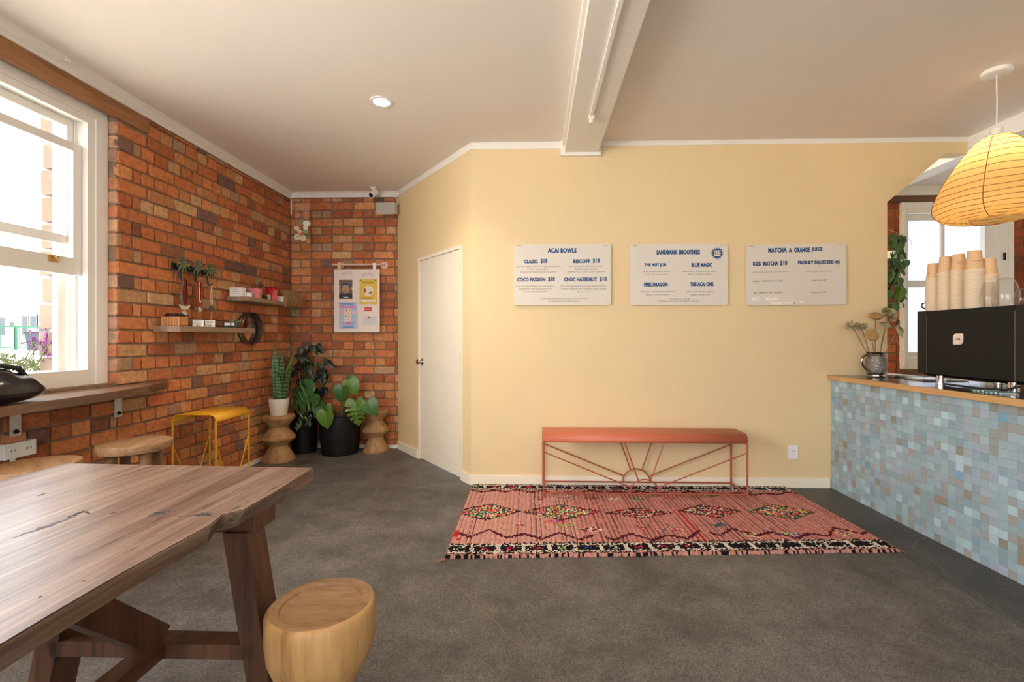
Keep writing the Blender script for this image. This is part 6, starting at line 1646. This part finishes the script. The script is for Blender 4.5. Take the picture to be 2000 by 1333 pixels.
# dark climber on a hoop, in the narrow pot
cl = thing('climbing_plant', (B2[0], B2[1], .37), 'dark leafy climber on a wire hoop in the narrow black pot', 'plant')
hp_ = [(583, 720), (585, 690), (588, 668), (596, 655), (605, 652), (613, 656), (619, 668), (619, 690), (616, 712), (612, 745)]
pts = [Vector((B2[0], B2[1] + .02, .36))] + [aty(u, v, 4.88) for u, v in hp_] + [Vector((B2[0] + .03, B2[1], .36))]
MB().tube(pts, .004, 6).build('hoop', mat('copper_hoop', srgb(196, 130, 100), .4, .5), cl, smooth=True)
prg = random.Random(19)
for k in range(64):
    s = k / 63
    u = 573 + 68 * prg.random(); v = 680 + 130 * prg.random()
    if u > 622 and v < 705: v += 40
    if u < 585 and v < 700: v += 30
    Y = 4.86 + prg.uniform(-.12, .08); l = prg.uniform(12, 20); a = prg.uniform(-.9, .9) + PI / 2
    leafpx(cl, L_philo, (u, v - l * .5), (u + l * math.cos(a), v - l * .5 + l * math.sin(a)), Y, l * .9, (prg.uniform(-.5, .5), -.8, prg.uniform(.1, .8)), None)
for k in range(8):
    p = aty(580 + k * 7, 690 + 8 * (k % 3), 4.86); MB().tube([(B2[0], B2[1], .37), (p.x * .5 + B2[0] * .5, 4.86, .7), p], .004, 6).build('stem', stemg, cl, smooth=True)
# big split leaf and pothos leaning out of the narrow pot
sp_ = thing('split_leaf_plant', (-2.33, 4.70, .37), 'dark split leaf plant between the white pot and monstera', 'plant')
c1 = Vector((B2[0] + .03, B2[1] - .05, .38))
leafpx(sp_, L_monst, (612, 768), (566, 792), 4.60, 60, (.1, -.9, .4), c1)
leafpx(sp_, L_monst, (598, 765), (606, 742), 4.68, 36, (.1, -.6, .8), c1)
for k in range(26):
    u, v = prg.choice(((598, 815), (605, 818), (620, 775), (588, 812), (580, 826))); u += prg.uniform(-8, 8); v += prg.uniform(-8, 10); l = prg.uniform(7, 12); a = PI / 2 + prg.uniform(-1, 1)
    leafpx(sp_, L_oval, (u, v), (u + l * math.cos(a), v + l * math.sin(a)), 4.60 + prg.uniform(-.06, .05), l * .7, (prg.uniform(-.4, .4), -.8, .5), None)
for u, v in ((600, 812), (582, 822), (620, 772)): MB().tube([c1, c1.lerp(aty(u, v, 4.6), .5) + Vector((0, 0, .06)), aty(u, v, 4.6)], .003, 6).build('stem', stemg, sp_, smooth=True)

# snake plant
SPX, SPY, SZ = -2.548, 4.465, .4555
wp = thing('white_pot', (SPX, SPY, SZ), 'white ceramic pot on the hourglass stool', 'pot')
MB().lathe([(0, SZ), (.070, SZ), (.074, SZ + .004), (.094, SZ + .158), (.096, SZ + .165), (.090, SZ + .165), (.086, SZ + .13), (0, SZ + .13)], SPX, SPY, 40, caps=False).build('body', mat('white_ceramic', srgb(232, 222, 204), .4, var=.03), wp, smooth=True)
lb = MB(); rows = []
for z in (.025, .135):
    rr = .074 + (z / .158) * .02 + .0012; rows.append([(SPX + rr * math.cos(a), SPY + rr * math.sin(a), SZ + z) for a in [-1.95 + .5 * k / 6 for k in range(7)]])
lb.sheet(rows); lb.build('label_strip', mat('label_beige', srgb(214, 200, 180), .6), wp)
MB().lathe([(.087, SZ + .12), (.087, SZ + .142), (0, SZ + .144)], SPX, SPY, 28, caps=False).build('soil', soil, wp)
sn = thing('snake_plant', (SPX, SPY, SZ + .14), 'upright banded snake plant in the white pot', 'plant')
def snake_mat():
    m, nt, N, L, b = nodes('snake_leaf')
    tc = N.new('ShaderNodeTexCoord'); w = N.new('ShaderNodeTexWave'); w.bands_direction = 'Z'; w.inputs['Scale'].default_value = 9; w.inputs['Distortion'].default_value = 6; w.inputs['Detail'].default_value = 3
    L.new(tc.outputs['Object'], w.inputs['Vector'])
    cr = N.new('ShaderNodeValToRGB'); cr.color_ramp.elements[0].position = .35; cr.color_ramp.elements[0].color = (.018, .06, .015, 1); cr.color_ramp.elements[1].position = .7; cr.color_ramp.elements[1].color = (.085, .19, .045, 1)
    L.new(w.outputs['Fac'], cr.inputs[0]); L.new(cr.outputs[0], b.inputs['Base Color']); b.inputs['Roughness'].default_value = .4
    return m
snm = snake_mat(); sne = mat('snake_edge_leaf', (.16, .27, .05), .4, var=.3, scale=20)
for (u0, u1, v1, w, dy, mt) in ((541, 537, 672, .046, .02, snm), (546, 550, 688, .040, -.02, snm), (550, 575, 686, .044, .01, sne), (556, 572, 704, .050, -.03, snm), (548, 542, 722, .036, -.04, snm), (553, 562, 712, .042, .03, snm), (540, 546, 705, .036, .04, snm)):
    b = aty(u0 - 4, 783, SPY + dy); b.z = SZ + .13; t_ = aty(u1, v1, SPY + dy * 1.6)
    rows = []
    for k in range(12):
        s = k / 11; wd = w * (.62 + .55 * math.sin(PI * min(1, s * .9 + .12))) * (1 if s < .72 else max(.02, (1 - s) / .28)) * .62
        c = b.lerp(t_, s) + Vector((.012 * math.sin(s * 3 + u0), .0, 0)); tw = .5 * math.sin(s * 1.5 + u0)
        d = Vector((math.cos(tw), math.sin(tw), 0)) * wd; nn = Vector((-math.sin(tw), math.cos(tw), 0)) * wd * .28
        rows.append([c - d, c - d * .5 + nn * .8, c + nn, c + d * .5 + nn * .8, c + d])
    MB().sheet(rows).build('leaf', mt, sn, smooth='all', solid=.003)

# shelf plant: macrame fringe, succulent and a trailing string of leaves
mf = thing('macrame_hanger', (-2.60, 4.60, UZ), 'straw coloured fringe draped over the end of the upper shelf', 'fringe')
strawm = mat('straw_fibre', srgb(176, 138, 92), .85, var=.25, scale=60)
m = MB(); srg = random.Random(9)
for k in range(95):
    s = srg.random(); a = atx(547 + 24 * s, 569 + 5 * s + srg.uniform(-2, 2), -2.58); a.y = min(a.y, 4.63); a = atx(547 + 27 * s, 569 + 4 * s + srg.uniform(-2, 2), -2.56)
    e = atx(556 + 37 * s + srg.uniform(-4, 4), 588 + srg.uniform(-4, 12) + 3 * s, -2.50 + srg.uniform(-.02, .02)); mid = a.lerp(e, .45) + Vector((.02, 0, .018))
    m.tube([a, mid, e], .0022, 4)
m.build('strand', strawm, mf)['kind'] = 'stuff'
MB().tube([atx(545, 572, -2.58), atx(560, 567, -2.57), atx(575, 573, -2.56)], .007, 8).build('knot_cord', strawm, mf, smooth=True)
st = thing('trailing_plant', (-2.60, 4.55, UZ), 'trailing string plant hanging from the fringe down the corner', 'plant')
MB().lathe([(0, UZ), (.035, UZ), (.045, UZ + .05), (.04, UZ + .05), (0, UZ + .04)], -2.64, 4.53, 20, caps=False).build('pot', mat('grey_pot', srgb(90, 92, 84), .7), st, smooth=True)
for k in range(16):
    a = k * 2.4; p = Vector((-2.64, 4.53, UZ + .045)); d = Vector((math.cos(a) * .05, math.sin(a) * .05, .03 + .02 * (k % 3)))
    put_leaf(st, L_oval, p, p + d, .02, (0, 0, 1))
for (us, off, n) in ((571, 0, 26), (566, .01, 18), (575, .02, 22)):
    pts = [atx(us - 3, 571, -2.57)] + [atx(us + 2.2 * math.sin(q * 1.3), 590 + q * 10, -2.55 + off + .01 * math.sin(q)) for q in range(12)]
    MB().tube(pts, .0012, 4).build('vine', stemg, st)
    for q in range(n):
        s = 1 + srg.random() * 10.5; i = int(s); p = pts[i].lerp(pts[min(i + 1, 12)], s - i); d = Vector((srg.uniform(-.02, .02), srg.uniform(-.02, .02), -.016))
        put_leaf(st, L_oval, p, p + d, .022, (.5, -.8, .3))

# hanging pothos in the kitchen opening
hg = thing('hanging_pothos', (3.78, 4.86, 2.0), 'trailing pothos in a small white pot by the kitchen window', 'plant')
pc = aty(1741, 497, 4.84)
MB().lathe([(0, pc.z - .045), (.04, pc.z - .045), (.055, pc.z + .03), (.05, pc.z + .03), (0, pc.z + .015)], pc.x, pc.y, 24, caps=False).build('pot', white_plastic, hg, smooth=True)
MB().tube([(pc.x + .04, pc.y, pc.z + .03), aty(1752, 455, 4.90), (pc.x + .10, 5.02, pc.z + .30)], .0015, 4).build('cord', white_plastic, hg)
hrg = random.Random(41)
for k in range(120):
    v = 456 + 145 * hrg.random(); u = 1745 + hrg.gauss(0, 9) + (6 if v < 500 else 0)
    l = hrg.uniform(9, 16); a = PI / 2 + hrg.uniform(-.9, .9)
    leafpx(hg, hrg.choice((L_philo, L_heart, L_oval, L_oval)), (u, v), (u + l * math.cos(a), v + l * math.sin(a)), 4.84 + hrg.uniform(-.10, .06), l * .75, (hrg.uniform(-.6, .3), -.8, hrg.uniform(-.1, .6)))
for (b_, e_) in (((1762, 512), (1768, 528)), ((1752, 515), (1763, 530)), ((1757, 545), (1760, 560)), ((1770, 510), (1775, 520))): leafpx(hg, L_heart, b_, e_, 4.76, 14, (.1, -.9, .3))
for (b_, e_) in (((1752, 562), (1752, 586)), ((1758, 562), (1762, 586)), ((1764, 566), (1757, 588))): leafpx(hg, L_lime, b_, e_, 4.74, 15, (.2, -.9, .2))
for du in (-4, 3, 10):
    MB().tube([pc + Vector((0, 0, .02))] + [aty(1746 + du + 4 * math.sin(q), 500 + q * 16, 4.82) for q in range(1, 6)], .002, 5).build('vine', stemg, hg)
MB().tube([aty(1768, 462, 4.82), aty(1780, 470, 4.82), aty(1779, 480, 4.82)], .0014, 4).build('vine', stemg, hg)
